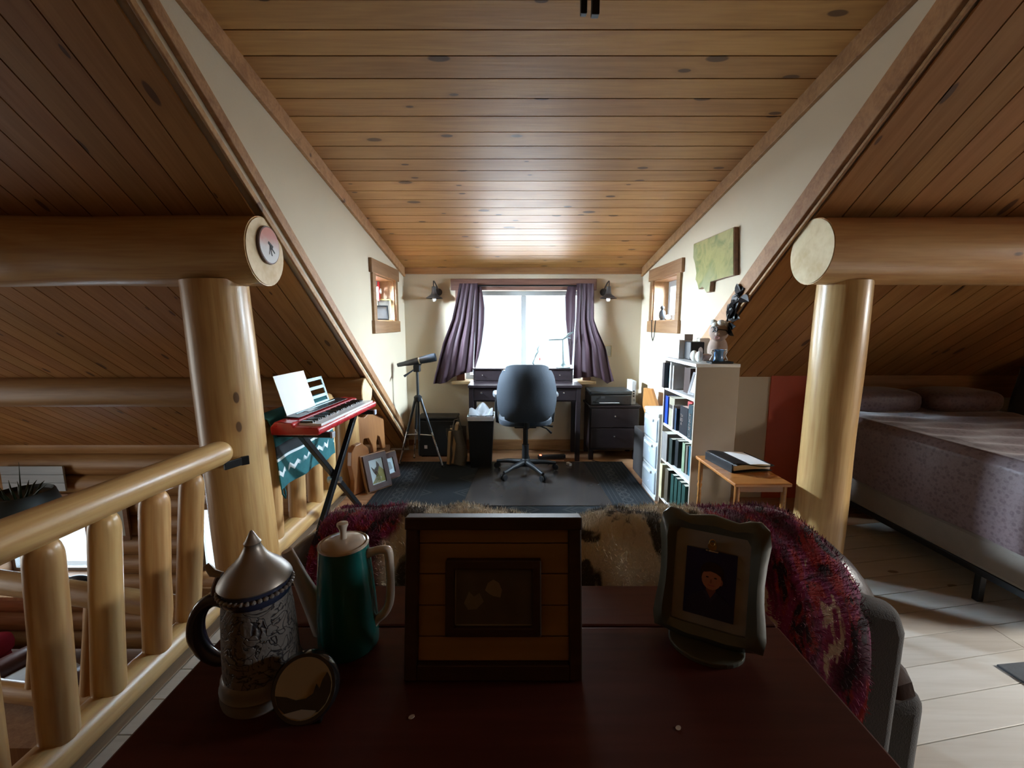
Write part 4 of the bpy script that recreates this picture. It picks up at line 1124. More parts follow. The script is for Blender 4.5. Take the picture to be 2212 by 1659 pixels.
# wall sconces
BRZ = M('oiled_bronze', (.045,.036,.032), rough=.4, metal=.5)
for px, lb, s in ((938, 'dark barn-style wall sconce left of the window', 1), (1314, 'dark barn-style wall sconce right of the window', -1)):
    p = at(px, 646, 4.40)
    sn = thing('wall_sconce', lb, 'wall lamp', (p.x, 4.40, p.z), group='barn sconces by the window')
    MB().lathe([(.001,0),(.035,0),(.038,.006),(.03,.016),(.001,.018)], 24, T(s*.03,.0995,.075) @ RX(90)).build('wall_plate', BRZ, sn, smooth_=True)
    MB().tube([(s*.03,.09,.08),(s*.022,.06,.125),(s*.008,.02,.165),(0,0,.178)] + [(0,-.012,.176),(0,-.016,.16),(0,-.01,.12)], .0065, 10).build('gooseneck', BRZ, sn, smooth_=True)
    MB().lathe([(.022,.125),(.024,.075),(.030,.055),(.034,.045),(.055,.030),(.083,.012),(.086,.006),(.083,.004),(.05,.022),(.028,.034)], 32).build('shade', BRZ, sn, smooth_=True)
    MB().lathe([(.001,-.026),(.014,-.022),(.021,-.008),(.020,.008),(.012,.024),(.001,.026)], 20).build('bulb', M('frosted_bulb', (.78,.78,.76), rough=.35), sn, smooth_=True)

# ================================================================== keyboard corner
kx, ky, kz = -1.105, 2.545, .80
kb = thing('electric_keyboard', 'red electric keyboard with white keys on the stand', 'keyboard', (kx, ky, kz), (0, 0, radians(-3.5)))
RED = M('keyboard_red', (.42, .020, .024), rough=.28, var=.06, coat=.5)
bodyp = [(-.130,-.025),(-.130,.020),(-.105,.048),(-.01,.042),(.0,.022),(.128,.018),(.134,.0),(.128,-.022)]   # (x across, z)
MB().prism([(b_, a) for a, b_ in bodyp], -.395, .395, 1).build('case', RED, kb, bevel=.008)
MB().box(-.112,-.03,-.30,.30,.0475,.0500, T(0,0,0) @ RY(3.5)).build('control_panel', M('panel_black', (.02,.02,.024), rough=.3), kb, bevel=.001)
MB().box(-.085,-.05,-.16,-.06,.0515,.0525, RY(3.5)).build('screen', M('lcd_grey', (.35,.42,.45), rough=.2), kb)
MB().box(-.012,-.006,-.33,.33,.0405,.0435).build('pinstripe', M('pink_stripe', (.70,.30,.34), rough=.3), kb)
wk = MB().box(.002,.124,-.0092,.0092,.018,.031)
bk = MB().box(.002,.070,-.0052,.0052,.031,.041)
KEYW = M('key_white', (.80,.80,.80), rough=.2, var=.02); KEYB = M('key_black', (.012,.012,.012), rough=.25)
first = wk.build('white_key', KEYW, kb); firstb = bk.build('black_key', KEYB, kb)
n = 36; pk = .70/n
for i in range(n):
    yv = -.35 + pk*(i+.5)
    o = first if i == 0 else first.copy()
    if i: COL.objects.link(o); o.parent = kb
    o.location = (0, yv, 0)
    if i % 7 in (0,1,3,4,5) and i < n-1:
        q = firstb if not firstb.get('used') else firstb.copy()
        if q is not firstb: COL.objects.link(q); q.parent = kb
        else: firstb['used'] = 1
        q.location = (0, yv+pk*.5, 0)
for o in list(kb.children):
    if 'used' in o: del o['used']
# music rest and score
rest = thing('music_rest', 'pale blue slotted music rest standing on the keyboard', 'music rest', (kx-.108, ky, kz+.047), (0, radians(-16), radians(-3.5)))
RB = M('rest_blue', (.30,.47,.52), rough=.4)
for a, b_ in ((-.20,-.185),(.195,.215)): MB().box(-.004,.004,a,b_,.002,.175).build('upright', RB, rest, bevel=.002)
for z in (.002,.045,.10,.155): MB().box(-.004,.004,-.20,.215,z,z+.02).build('crossbar', RB, rest, bevel=.002)
MB().box(-.004,.03,-.22,.23,-.002,.005).build('ledge', RB, rest, bevel=.002)
sh = MB().sheet(lambda u,v: (.008+.004*sin(u*3), -.275+.30*u, .006+.225*v), 8, 6, .002).build('sheet_music', PAPER, loc=(kx-.108, ky, kz+.047), rot=(0, radians(-16), radians(-3.5)), smooth_=True)
tag(sh, 'blank white sheet of music propped on the rest', 'sheet music')
# X stand
xs = thing('keyboard_stand', 'black folding X stand under the red keyboard', 'stand', (kx, ky, .0105), (0,0,radians(-3.5)))
L1 = MB().bar((-.02,-.30,.745),(-.02,.38,.035), .03, .032).build('leg', BLACKMET, xs, bevel=.003)
MB().bar((.02,.30,.745),(.02,-.38,.035), .03, .032).build('leg', BLACKMET, xs, bevel=.003)
for yv in (-.30,.30):
    a = MB().box(-.15,.15,yv-.016,yv+.016,.735,.763).build('top_arm', BLACKMET, xs, bevel=.003)
    for s in (-1,1): MB().box(s*.157-.006,s*.157+.006,yv-.018,yv+.018,.733,.765).build('end_cap', M('cap_grey', (.35,.37,.40), rough=.4), a, bevel=.002)
for yv in (-.39,.39): MB().box(-.15,.15,yv-.016,yv+.016,.0,.034).build('foot', BLACKMET, xs, bevel=.004)
MB().lathe([(.020,-.04),(.020,.04)], 14, T(0,0,.38) @ RY(90)).build('pivot', STEEL, xs, smooth_=True)

# teal blanket over the rear railing
def tealmat():
    m, nt, b = base_mat('teal_weave'); v = objcoord(nt, False)
    sx = nt.nodes.new('ShaderNodeSeparateXYZ'); nt.links.new(v, sx.inputs[0])
    zz = sx.outputs[2]; yv = sx.outputs[1]
    zig = mathn(nt, 'PINGPONG', mathn(nt, 'ADD', yv, 5.0), .035)
    h = mathn(nt, 'MULTIPLY_ADD', zig, .7, zz)
    def band(c, w): 
        return mathn(nt, 'SUBTRACT', 1.0, smooth(nt, mathn(nt, 'ABSOLUTE', mathn(nt, 'SUBTRACT', h, c)), w*.6, w))
    gate = smooth(nt, noise(nt, v, 7, 1), .45, .52)
    col = mixc(nt, noise(nt, v, 40, 3), (.006,.075,.085), (.016,.125,.135))
    blk = mathn(nt, 'SUBTRACT', 1.0, smooth(nt, mathn(nt, 'ABSOLUTE', mathn(nt, 'SUBTRACT', zz, .665)), .03, .036))
    col = mixc(nt, blk, col, (.012,.014,.016))
    l1 = mathn(nt, 'SUBTRACT', 1.0, smooth(nt, mathn(nt, 'ABSOLUTE', mathn(nt, 'SUBTRACT', zz, .622)), .006, .009))
    col = mixc(nt, l1, col, (.62,.66,.66))
    col = mixc(nt, mathn(nt, 'MULTIPLY', band(.555,.016), gate), col, (.62,.66,.66))
    nt.links.new(col, b.inputs['Base Color']); b.inputs['Roughness'].default_value = .9
    bumpn(nt, b, noise(nt, v, 200, 2), .3, .003)
    return m
BL = [(-1.47,.50),(-1.462,.62),(-1.455,.74),(-1.44,.80),(-1.415,.842),(-1.36,.862),(-1.305,.842),(-1.285,.80),(-1.275,.72),(-1.27,.60),(-1.262,.46)]
def blanket_pt(u, v):
    k = v*(len(BL)-1); i = min(int(k), len(BL)-2); t = k-i
    x = BL[i][0]*(1-t)+BL[i+1][0]*t; z = BL[i][1]*(1-t)+BL[i+1][1]*t
    yv = 2.22 + .74*u + .012*sin(v*5)
    x += .012*sin(u*16+v*2)*max(0, v-.6)*2
    return Vector((x, yv, z - (.02*u if v > .9 else 0)))
tb = thing('teal_blanket', 'teal patterned blanket hung over the rear railing', 'blanket', (-1.36, 2.58, .46))
MB().sheet(blanket_pt, 40, 40, .006).build('cloth', tealmat(), tb, smooth_=True, angle=80, w=False).location = (1.36, -2.58, -.46)
MB().tube([(-1.262,2.235,.465),(-1.255,2.225,.43),(-1.25,2.24,.40),(-1.255,2.255,.43),(-1.262,2.25,.465)], .005, 8).build('tie_loop', M('teal_cord', (.01,.07,.075), rough=.9), tb, smooth_=True, w=True)

# wooden animal cut-outs and framed pictures leaning by the slab
CUT = wood('carved_cutout', (.32,.125,.042), (.20,.07,.022), 2, rough=.45, kprob=.1, coat=.2)
def cutout(label, pts, scale, loc, rot, t=.03):
    m = MB().prism([(b_*scale, a*scale) for a, b_ in pts], -t/2, t/2, 1)
    o = m.build('wooden_cutout', CUT, loc=loc, rot=rot, bevel=.006)
    return tag(o, label, 'wood carving')
bearish = [(-.5,0),(-.38,0),(-.36,.25),(-.28,.42),(-.12,.40),(-.02,.2),(.0,0),(.13,0),(.15,.22),(.22,.38),(.30,.32),(.36,.0),(.48,0),(.5,.35),(.52,.7),(.42,.98),(.22,1.08),(.0,1.0),(-.2,.92),(-.38,.98),(-.5,.86),(-.56,.6)]
cutout('large wooden animal cutout with legs behind the framed photo', bearish, .36, (-1.235, 3.64, .225), (radians(-4), 0, radians(70)))
cutout('small wooden otter-shaped carving beside the framed photo', [(-.2,0),(.22,0),(.2,.14),(.12,.2),(.12,.5),(.16,.68),(.28,.74),(.26,.86),(.1,1.0),(-.06,.98),(-.16,.86),(-.2,.6),(-.16,.3)], .40, (-1.235, 3.30, .003), (radians(-3), 0, radians(62)), .05)
tag(MB().box(-.12,.12,-.2,.2,0,.22).build('wooden_crate', wood('crate_wood', (.25,.11,.045), (.15,.06,.022), 1, kprob=.1), loc=(-1.275, 3.72, .0), bevel=.004), 'low brown wooden crate under the large animal cutout', 'crate')
FRB = wood('oak_frame_side', (.36,.20,.10), (.25,.125,.055), 2, kprob=0); MAHO = M('mahogany_frame', (.055,.020,.018), rough=.35, coat=.2)
def leaning(label, loc, rot, w, h, photo):
    f = thing('framed_photo', label, 'picture', loc, rot)
    MB().box(-w/2,w/2,.004,.030,0,h).build('frame_body', FRB, f, bevel=.003)
    MB().frame(-w/2+.012,w/2-.006,.008,h-.008,.045,-.010,.004).build('inner_frame', MAHO, f, bevel=.003)
    p = MB().box(-w/2+.055,w/2-.05,.0,.003,.052,h-.052).build('photo', M('photo_sky_'+str(w), (.52,.66,.72), rough=.35, var=.15, scale=8), f)
    for nm, poly, col in photo:
        MB().prism([(b_, a) for a, b_ in poly], -.0012, .0, 1).build(nm, M('pic_'+nm+str(w), col, rough=.4, var=.25, scale=30), p)
    return f
leaning('framed photo of a black bird leaning against the slab', (-1.075, 3.33, .0105), (radians(-16), 0, radians(52)), .235, .305,
        [('grass', [(-.062,.06),(.066,.06),(.066,.15),(.03,.19),(0,.14),(-.02,.10)], (.22,.24,.06)), ('white_flower', [(-.04,.06),(.02,.055),(.035,.10),(.0,.115),(-.03,.10)], (.7,.7,.6)), ('bird', [(-.045,.20),(-.02,.17),(.005,.19),(.012,.235),(.03,.205),(.035,.175),(.015,.15),(-.01,.12),(-.03,.15)], (.03,.02,.02)), ('bird_chest', [(-.02,.145),(.0,.16),(.012,.14),(0,.115),(-.012,.12)], (.35,.16,.10))])
leaning('smaller framed picture behind the black bird photo', (-1.045, 3.56, .0105), (radians(-14), 0, radians(58)), .20, .24, [('sketch', [(-.03,.08),(.03,.09),(.02,.15),(-.02,.16)], (.30,.36,.40))])

# ================================================================== wall things
# clock on the log end
ck = thing('round_clock', 'round pink and white clock on the left log end', 'clock', (XL+.003, 2.01, 1.705), (0, radians(90), 0))
MB().lathe([(.001,0),(.083,0),(.085,.006),(.083,.012),(.001,.012)], 36).build('clock_case', M('clock_rim', (.10,.05,.04), rough=.4), ck, smooth_=True)
def clockface():
    m, nt, b = base_mat('clock_print'); v = objcoord(nt, False)
    sx = nt.nodes.new('ShaderNodeSeparateXYZ'); nt.links.new(v, sx.inputs[0])
    f = mathn(nt, 'MULTIPLY_ADD', noise(nt, v, 30, 3), .05, sx.outputs[0])
    col = mixc(nt, smooth(nt, f, -.03, .06), (.52,.21,.18), (.66,.66,.66))
    nt.links.new(col, b.inputs['Base Color']); b.inputs['Roughness'].default_value = .3
    return m
def clockprint():
    m = clockface(); return m
MB().lathe([(.001,.012),(.078,.012),(.078,.0135),(.001,.0135)], 36, None).build('clock_face', clockprint(), ck)
for nm, (x0,y0), (x1,y1), wv in (('hour_hand',(0,0),(.03,.035),.006), ('minute_hand',(0,0),(.045,.012),.004), ('printed_bird',(-.012,-.012),(.006,.022),.012), ('printed_leg',(0,.0),(.04,-.008),.002)):
    MB().bar((x0,y0,.0148),(x1,y1,.0148), wv, .001, (0,0,1)).build(nm, BLACKPL, ck)

# state-shaped plaque on the right wall
poly = [(1508,527),(1540,514),(1597,490),(1597,594),(1570,601),(1545,609),(1543,630),(1536,632),(1532,624),(1527,620),(1519,625),(1516,612),(1512,604),(1514,590),(1511,570),(1507,556)]
pts = [atX(a, b_, XR) for a, b_ in poly]
def plaque_mat():
    m, nt, b = base_mat('relief_map'); v = objcoord(nt, False)
    n1 = noise(nt, v, 9, 5, .6, 1.0); n2 = noise(nt, v, 4, 2)
    col = mixc(nt, smooth(nt, n1, .35, .7), (.36,.33,.14), (.20,.22,.10)); col = mixc(nt, smooth(nt, n2, .5, .7), col, (.30,.30,.16))
    nt.links.new(col, b.inputs['Base Color']); b.inputs['Roughness'].default_value = .22
    bumpn(nt, b, n1, .5, .006)
    return m
pc = sum((p for p in pts), Vector())/len(pts)
pq = thing('map_plaque', 'green state-shaped relief map plaque on the right wall', 'plaque', (XR, pc.y, pc.z))
MB().prism([(p.y-pc.y, p.z-pc.z) for p in pts], -.030, -.004, 0).build('wood_backing', wood('plaque_edge', (.28,.13,.05), (.17,.07,.025), 1, kprob=0), pq)
MB().prism([((p.y-pc.y)*.985, (p.z-pc.z)*.985) for p in pts], -.033, -.030, 0).build('map_face', plaque_mat(), pq)

# small things in the cheek windows
def small_frame(label, loc, rot, w, h, b, fmat, col):
    f = thing('small_frame', label, 'photo frame', loc, rot)
    MB().frame(-w/2,w/2,0,h,b,-.006,.006).build('frame_border', fmat, f, bevel=.002)
    MB().box(-w/2+b*.8,w/2-b*.8,0,.004,b*.8,h-b*.8).build('picture', M('pic_%d' % int(w*1000+h*7000), col, rough=.4, var=.5, scale=12), f)
    return f
sz = CZ0+.0205
small_frame('black framed landscape photo in the left window niche', (-1.192, 3.90, sz), (radians(-9), 0, radians(38)), .165, .135, .014, BLACKPL, (.10,.11,.12))
small_frame('gold edged frame behind the landscape photo', (-1.19, 4.035, sz), (radians(-9), 0, radians(30)), .14, .20, .014, M('gold_frame', (.40,.31,.14), rough=.35, metal=.5), (.06,.05,.04))
hg = thing('red_hanging', 'red ribbon with round white charm in left window', 'ornament', (-1.238, 4.045, CZ0+.10))
MB().box(-.004,.004,-.02,.02,.10,.275).build('ribbon', M('red_ribbon', (.45,.02,.03)), hg, bevel=.001)
MB().lathe([(.001,0),(.026,0),(.026,.008),(.001,.008)], 20, T(.006,.012,.19) @ RY(90)).build('charm', M('bone_charm', (.75,.72,.66)), hg, smooth_=True)
bd = thing('bird_figurine', 'small dark bird figurine on the right window ledge', 'figurine', (XR+.05, 4.02, sz))
MB().ball((0,0,.05), (.03,.035,.05), 14, 10).build('body', BLACKPL, bd, smooth_=True)
MB().ball((-.005,-.01,.115), (.018,.02,.02), 12, 8).build('head', BLACKPL, bd, smooth_=True)
MB().lathe([(.001,0),(.03,0),(.03,.006),(.001,.006)], 16).build('stand', BLACKPL, bd)
tag(MB().ball((0,0,.025), (.025,.022,.025), 12, 8).build('white_cup', WHITEPL, loc=(XR+.06, 3.90, sz), smooth_=True), 'small white rounded trinket beside the bird figurine', 'trinket')
cordp = [(XR-.03,4.07,sz+.004),(XR-.032,4.06,CZ0-.02),(XR-.036,4.03,CZ0-.13),(XR-.038,3.99,CZ0-.17),(XR-.036,3.96,CZ0-.12),(XR-.032,3.965,CZ0-.02),(XR-.03,3.96,sz+.004),(XR+.0,3.97,sz+.004)]
tag(MB().tube(cordp, .004, 8).build('cord_loop', BLACKPL, smooth_=True), 'black cord loop hanging below the right small window', 'cord')
pf = at(1316, 748, 4.49)
small_frame('small gilt frame on the wall behind the right curtain', (pf.x-.01, 4.485, pf.z-.11), (0,0,0), .07, .12, .006, MATS['gold_frame'], (.4,.38,.3))

# black fixture hanging at the top
hx = thing('hanging_hook', 'black twin-pronged metal fixture hanging from the ceiling', 'fixture', (.21, 1.275, zdorm(1.275)))
MB().lathe([(.001,-.02),(.06,-.02),(.06,0),(.001,0)], 24).build('ceiling_plate', BLACKMET, hx, smooth_=True)
MB().bar((.014,0,-.02),(.014,0,-.408), .021, .021, (0,1,0)).build('prong', BLACKMET, hx, bevel=.003)
MB().bar((-.012,.035,-.02),(-.012,.035,-.382), .018, .018, (0,1,0)).build('prong', BLACKMET, hx, bevel=.003)

# ================================================================== bookcase and its contents
BX0, BX1, BY0, BY1, BZ = 1.09, 1.345, 2.50, 3.03, 1.118
SHELF = (.095, .385, .645, .905)
bk_ = thing('bookcase', 'white bookcase with crowded shelves, side panel toward camera', 'bookcase', ((BX0+BX1)/2, (BY0+BY1)/2, 0))
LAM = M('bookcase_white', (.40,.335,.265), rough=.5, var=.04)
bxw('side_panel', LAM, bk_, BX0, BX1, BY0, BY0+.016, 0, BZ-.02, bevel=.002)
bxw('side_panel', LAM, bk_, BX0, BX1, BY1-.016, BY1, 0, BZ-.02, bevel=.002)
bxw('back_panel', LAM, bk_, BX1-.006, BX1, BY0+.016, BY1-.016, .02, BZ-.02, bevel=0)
bxw('bookcase_top', WHITEPL, bk_, BX0-.008, BX1, BY0-.006, BY1+.012, BZ-.02, BZ, bevel=.003)
for z in SHELF: bxw('shelf', WHITEPL, bk_, BX0+.004, BX1-.006, BY0+.016, BY1-.016, z-.018, z, bevel=.002)
def book(label, y0, y1, z, h, depth, col, x0=None, rough=.5, text=None, tcol=None, tilt=0, group=None, bandc=None):
    x0 = BX0+.012 if x0 is None else x0
    b = thing('book', label, 'book', (x0, (y0+y1)/2, z+.0006), (radians(tilt),0,0), group)
    t = y1-y0; hw = t/2
    cm = M('cover_%02x%02x%02x' % tuple(int(255*c) for c in col), col, rough=rough+.15, var=.15, spec=.2)
    MB().box(0, depth, -hw, -hw+.0022, 0, h).build('cover', cm, b)
    MB().box(0, depth, hw-.0022, hw, 0, h).build('cover', cm, b)
    sp = MB().box(-.002, .002, -hw, hw, 0, h).build('spine', cm, b, bevel=.001)
    MB().box(.003, depth-.004, -hw+.0024, hw-.0024, .003, h-.003).build('pages', M('page_block', (.72,.68,.58), rough=.9), b)
    if bandc: MB().box(-.0028, -.0018, -hw+.001, hw-.001, h*.62, h*.74).build('spine_band', M('band_dark', bandc), sp)
    if text:
        for s, size, zz, yy, rot in text:
            m = T(-.0030, yy, zz) @ RY(-90) @ RZ(-90) if rot == 0 else T(-.0030, yy, zz) @ Matrix(((0,0,-1,0),(0,1,0,0),(1,0,0,0),(0,0,0,1)))
            lettering(s, M('spine_print', tcol or (.7,.7,.66)), sp, size, m)
    return b
z = SHELF[3]
book('dark binder at the far end of the top shelf, sticking out', 2.968, 3.008, z, .175, .20, (.03,.02,.022), BX0-.02)
book('pale blue paperback on the top shelf', 2.925, 2.958, z, .160, .16, (.25,.50,.62))
book('thin white booklet standing upright on the top shelf', 2.905, 2.922, z, .185, .19, (.75,.75,.73), BX0+.002)
book('thin grey-white booklet beside the brown album on the top shelf', 2.88, 2.897, z, .165, .17, (.55,.54,.52))
book('wide dark brown album on the top shelf', 2.70, 2.795, z, .165, .18, (.055,.032,.027), BX0+.05)
pfm = thing('picture_frame', 'bright white photo frame leaning on the top shelf', 'photo frame', (BX0+.055, 2.60, z+.0006), (radians(-17), 0, radians(-66)))
MB().frame(-.075,.075,0,.15,.018,-.006,.006).build('frame_border', M('frame_brown', (.06,.035,.03)), pfm, bevel=.002)
MB().box(-.06,.06,-.004,.003,.015,.135).build('print', PAPER, pfm)
z = SHELF[2]
book('royal blue hardback at the far end of the second shelf', 2.955, 3.005, z, .200, .16, (.012,.045,.30), rough=.25)
book('thick tan book with dark band on the second shelf', 2.835, 2.930, z, .205, .17, (.27,.245,.18), bandc=(.03,.025,.02))
book('thin white-edged pamphlet jutting out of the second shelf', 2.805, 2.818, z, .165, .20, (.62,.62,.60), BX0-.006)
book('narrow dark blue booklet in the second shelf', 2.772, 2.800, z, .150, .18, (.03,.05,.09), BX0+.004)
book('large black book with faint title on the second shelf', 2.610, 2.735, z, .180, .18, (.010,.010,.014), text=[('TH',.030,.115,.03,0),('BO',.030,.090,.03,0),('A',.030,.065,.03,0)], tcol=(.20,.15,.13))
book('dark book with tall white vertical title, nearest on the second shelf', 2.530, 2.592, z, .215, .18, (.022,.045,.055), BX0+.006, text=[('SCIENCE',.040,.085,0,1)], tcol=(.62,.60,.50))
tag(MB().box(-.05,.05,-.035,.035,0,.030).build('red_box', M('little_red', (.45,.03,.03)), loc=(BX0+.10, 2.685, SHELF[2]+.1806), bevel=.003), 'little red packet lying on the large black book', 'packet')
z = SHELF[1]
book('large grey box file on the third shelf', 2.905, 3.005, z, .200, .18, (.20,.185,.175), BX0+.001)
book('dark green book next to the grey box file', 2.838, 2.893, z, .180, .16, (.022,.032,.028), BX0+.012)
book('near-black book standing on the third shelf', 2.775, 2.830, z, .185, .16, (.014,.016,.018), BX0+.03)
book('pale green book on the third shelf', 2.680, 2.722, z, .195, .16, (.19,.26,.17), BX0+.035)
book('brown-grey book on the third shelf', 2.648, 2.676, z, .190, .16, (.13,.11,.09), BX0+.04)
book('teal blue book on the third shelf', 2.600, 2.642, z, .195, .16, (.02,.09,.13), BX0+.045)
book('dark brown book nearest on the third shelf', 2.565, 2.595, z, .155, .16, (.06,.03,.022), BX0+.05)
z = SHELF[0]
book('tall cream book at the far end of the bottom shelf', 2.958, 3.002, z, .250, .19, (.50,.44,.27), BX0-.004)
book('brown book beside the tall cream one on the bottom shelf', 2.88, 2.945, z, .235, .18, (.09,.07,.05))
for i, (a, b_) in enumerate(((2.80,2.85),(2.735,2.785),(2.67,2.72),(2.605,2.655))):
    nm = ('farthest','second farthest','second nearest','nearest')[i]
    book('dark green volume with pale label on the bottom shelf, ' + nm, a, b_, z, .225, .17, (.016,.05,.042), BX0+.02, group='matching dark green volumes')
    q = MB().box(-.0032,-.0021,-.018,.018,.13,.20).build('spine_label', M('label_sage', (.30,.38,.33)), [o for o in bpy.data.objects if o.name.startswith('book')][-1])

# ------------------------------------------------------------------ on top of the bookcase
topz = BZ+.0006
p = at(1502, 766, 2.92)
cbx = thing('white_carton', 'white and grey carton on top of the bookcase', 'box', (1.17, 2.93, topz))
bx('carton', M('carton_white', (.70,.70,.68)), cbx, -.045, .045, -.055, .055, 0, .125, .002)
bx('flap', M('carton_grey', (.34,.31,.29)), cbx, -.012, .045, -.056, -.050, .125, .165, .001)
bkx = thing('black_speaker', 'black boxy gadget with white oval on the bookcase', 'gadget', (1.20, 2.81, topz))
bx('housing', BLACKPL, bkx, -.045, .045, -.05, .05, 0, .118, .006)
MB().ball((.02,-.051,.055), (.016,.004,.03), 14, 8).build('white_oval', PAPER, bkx, smooth_=True)
# seated doll with glasses
SKIN = M('doll_cloth', (.40,.29,.235), rough=.8, var=.08); WOOLW = M('white_wool', (.70,.68,.62), rough=.95, bump=.8, bscale=90)
dl = thing('seated_doll', 'seated cloth doll with black glasses and dark hair on bookcase', 'doll', (1.265, 2.66, topz))
MB().ball((.03,.03,.075), (.06,.055,.085), 20, 12).build('torso', SKIN, dl, smooth_=True)
MB().ball((.015,-.005,.185), (.058,.055,.06), 22, 14).build('head', SKIN, dl, smooth_=True)
for sx_, sy_ in ((-.055,.03),(-.03,-.045)):
    lg = MB().tube([(.03,sy_*.6,.03),(-.05,sy_,.026),(-.09,sy_,.026)], [.022,.020,.018], 12).build('leg', SKIN, dl, smooth_=True)
    MB().ball((-.115,sy_,.034), (.022,.030,.034), 14, 10).build('foot', WOOLW, lg, smooth_=True)
for s in (-1, 1):
    MB().tube([(.0+.02*cos(a)-.042, s*.02-.02+.0, .195+.015*sin(a)) for a in [2*pi*i/12 for i in range(12)]] if 0 else [(-.035, -.05+.0+.018*cos(a)+s*.022, .20+.014*sin(a)) for a in [2*pi*i/14 for i in range(14)]], .0035, 6, closed=True).build('glasses_rim', BLACKPL, dl, smooth_=True)
MB().tube([(-.02,-.06,.20),(.03,-.062,.195),(.06,-.045,.175)], .003, 6).build('glasses_arm', BLACKPL, dl, smooth_=True)
MB().tube([(-.018+.014*cos(a),-.058,.150+.008*sin(a)) for a in [2*pi*i/12 for i in range(12)]], .004, 6, closed=True).build('lips', M('pink_lips', (.60,.36,.38)), dl, smooth_=True)
MB().ball((-.02,-.058,.172), (.012,.014,.012), 12, 8).build('nose', SKIN, dl, smooth_=True)
for i in range(7):
    a = i*2*pi/7
    MB().ball((.02+.035*cos(a), .0+.035*sin(a), .232+.008*sin(3*a)), (.024,.024,.02), 10, 8).build('wool_tuft', WOOLW, dl, smooth_=True)
# mug and pitcher
mg = thing('blue_mug', 'blue and white mug with two curled white handles', 'mug', (1.235, 2.545, topz+.013))
MB().lathe([(.001,0),(.028,0),(.029,.004),(.026,.01),(.025,.05),(.029,.068),(.027,.068),(.022,.05),(.022,.012),(.001,.01)], 28).build('cup', M('delft_glaze', (.09,.20,.38), rough=.2, var=.6, scale=40, coat=.5), mg, smooth_=True)
for s in (-1,1):
    MB().tube([(s*.026,0,.058),(s*.042,-.004,.066),(s*.046,-.004,.052),(s*.036,-.004,.036),(s*.044,-.004,.020),(s*.052,-.004,.006),(s*.036,-.004,.003)], .005, 8).build('handle', CREAMCER, mg, smooth_=True)
tag(MB().box(-.055,.075,-.036,.036,0,.0122).build('black_tray', BLACKPL, loc=(1.235, 2.545, topz), bevel=.003), 'flat black tray under the blue mug', 'tray')
pt_ = thing('white_pitcher', 'white square pitcher with open handle behind the doll', 'pitcher', (1.345-.05, 2.80, topz))
bx('jug', CREAMCER, pt_, -.035, .035, -.03, .03, 0, .14, .008)
MB().tube([(.03,0,.12),(.065,0,.12),(.075,0,.11),(.075,0,.04),(.065,0,.03),(.03,0,.03)], .006, 8).build('handle', CREAMCER, pt_, smooth_=True)
pt_.location = (1.27, 2.735+.11, topz); 
# dark leafy garland on the roof trim above the doll
LEAF = M('dark_leaf', (.018,.018,.020), rough=.45)
gl_ = thing('dark_garland', 'dark leafy garland hung on the roof trim above the doll', 'garland', (XR-.03, 2.62, zroof(2.62)+.06))
rg = random.Random(3)
MB().tube([(0,.02,-.13),(-.01,.0,-.06),(.005,-.03,0),(0,-.14,.09)], .005, 8).build('vine', LEAF, gl_, smooth_=True)
for i in range(16):
    t = i/15; base = Vector((0, .02-.16*t, -.13+.22*t)); a = rg.uniform(0,6.28)
    m = T(*base) @ Matrix.Rotation(a,4,'X') @ Matrix.Rotation(rg.uniform(-.6,.6),4,'Z')
    lf = MB().sheet(lambda u,v: ((-.012*sin(pi*u)**.5*(abs(2*v-1))+.004), (2*v-1)*.027*sin(pi*min(1,u*.95+.03)), .095*u), 6, 4, .0012)
    lf.v = [m @ q for q in lf.v]
    lf.build('leaf', LEAF, gl_, smooth_=True)

# ================================================================== drawer tower and leaning panel
dt = thing('drawer_tower', 'translucent white plastic drawer tower behind the bookcase', 'drawers', (1.215, 3.28, 0))
TRP = M('frosted_plastic', (.50,.57,.62), rough=.25, var=.06, coat=.3); WPL = M('tower_white', (.66,.69,.72), rough=.35, var=.03)
bx('frame_side', WPL, dt, -.115, .118, -.165, -.155, .03, .665, .003); bx('frame_side', WPL, dt, -.115, .118, .155, .165, .03, .665, .003)
bx('tower_top', WPL, dt, -.125, .12, -.17, .17, .655, .685, .010)
for z0, z1 in ((.045,.235),(.252,.445),(.46,.645)):
    d = bx('drawer', TRP, dt, -.128, .10, -.152, .152, z0, z1-.01, .012)
    bx('pull', WPL, d, -.142, -.124, -.09, .09, z1-.038, z1-.016, .005)
    bx('shelf_rim', WPL, dt, -.118, .115, -.155, .155, z1-.008, z1+.006, .003)
bx('plinth', WPL, dt, -.12, .118, -.165, .165, 0, .042, .006)
tag(MB().prism([(-.16,0),(.16,0),(.16,.30),(.0,.40),(-.16,.30)], -.012, .012, 1, Matrix(((0,0,1,0),(0,1,0,0),(1,0,0,0),(0,0,0,1)))).build('wood_panel', wood('amber_panel', (.42,.20,.06), (.27,.11,.03), 2, rough=.3, kprob=.3, coat=.4), loc=(1.265, 3.62, .46), rot=(radians(-8), radians(38), radians(88)), bevel=.004), 'amber wooden panel leaning on the wall beyond the drawer tower', 'panel')
tag(MB().box(-.10,.10,-.20,.20,0,.42).build('storage_box', M('dark_carton', (.03,.026,.025), rough=.7), loc=(1.235, 3.66, 0), bevel=.006), 'dark storage box on the floor behind the drawer tower', 'box')

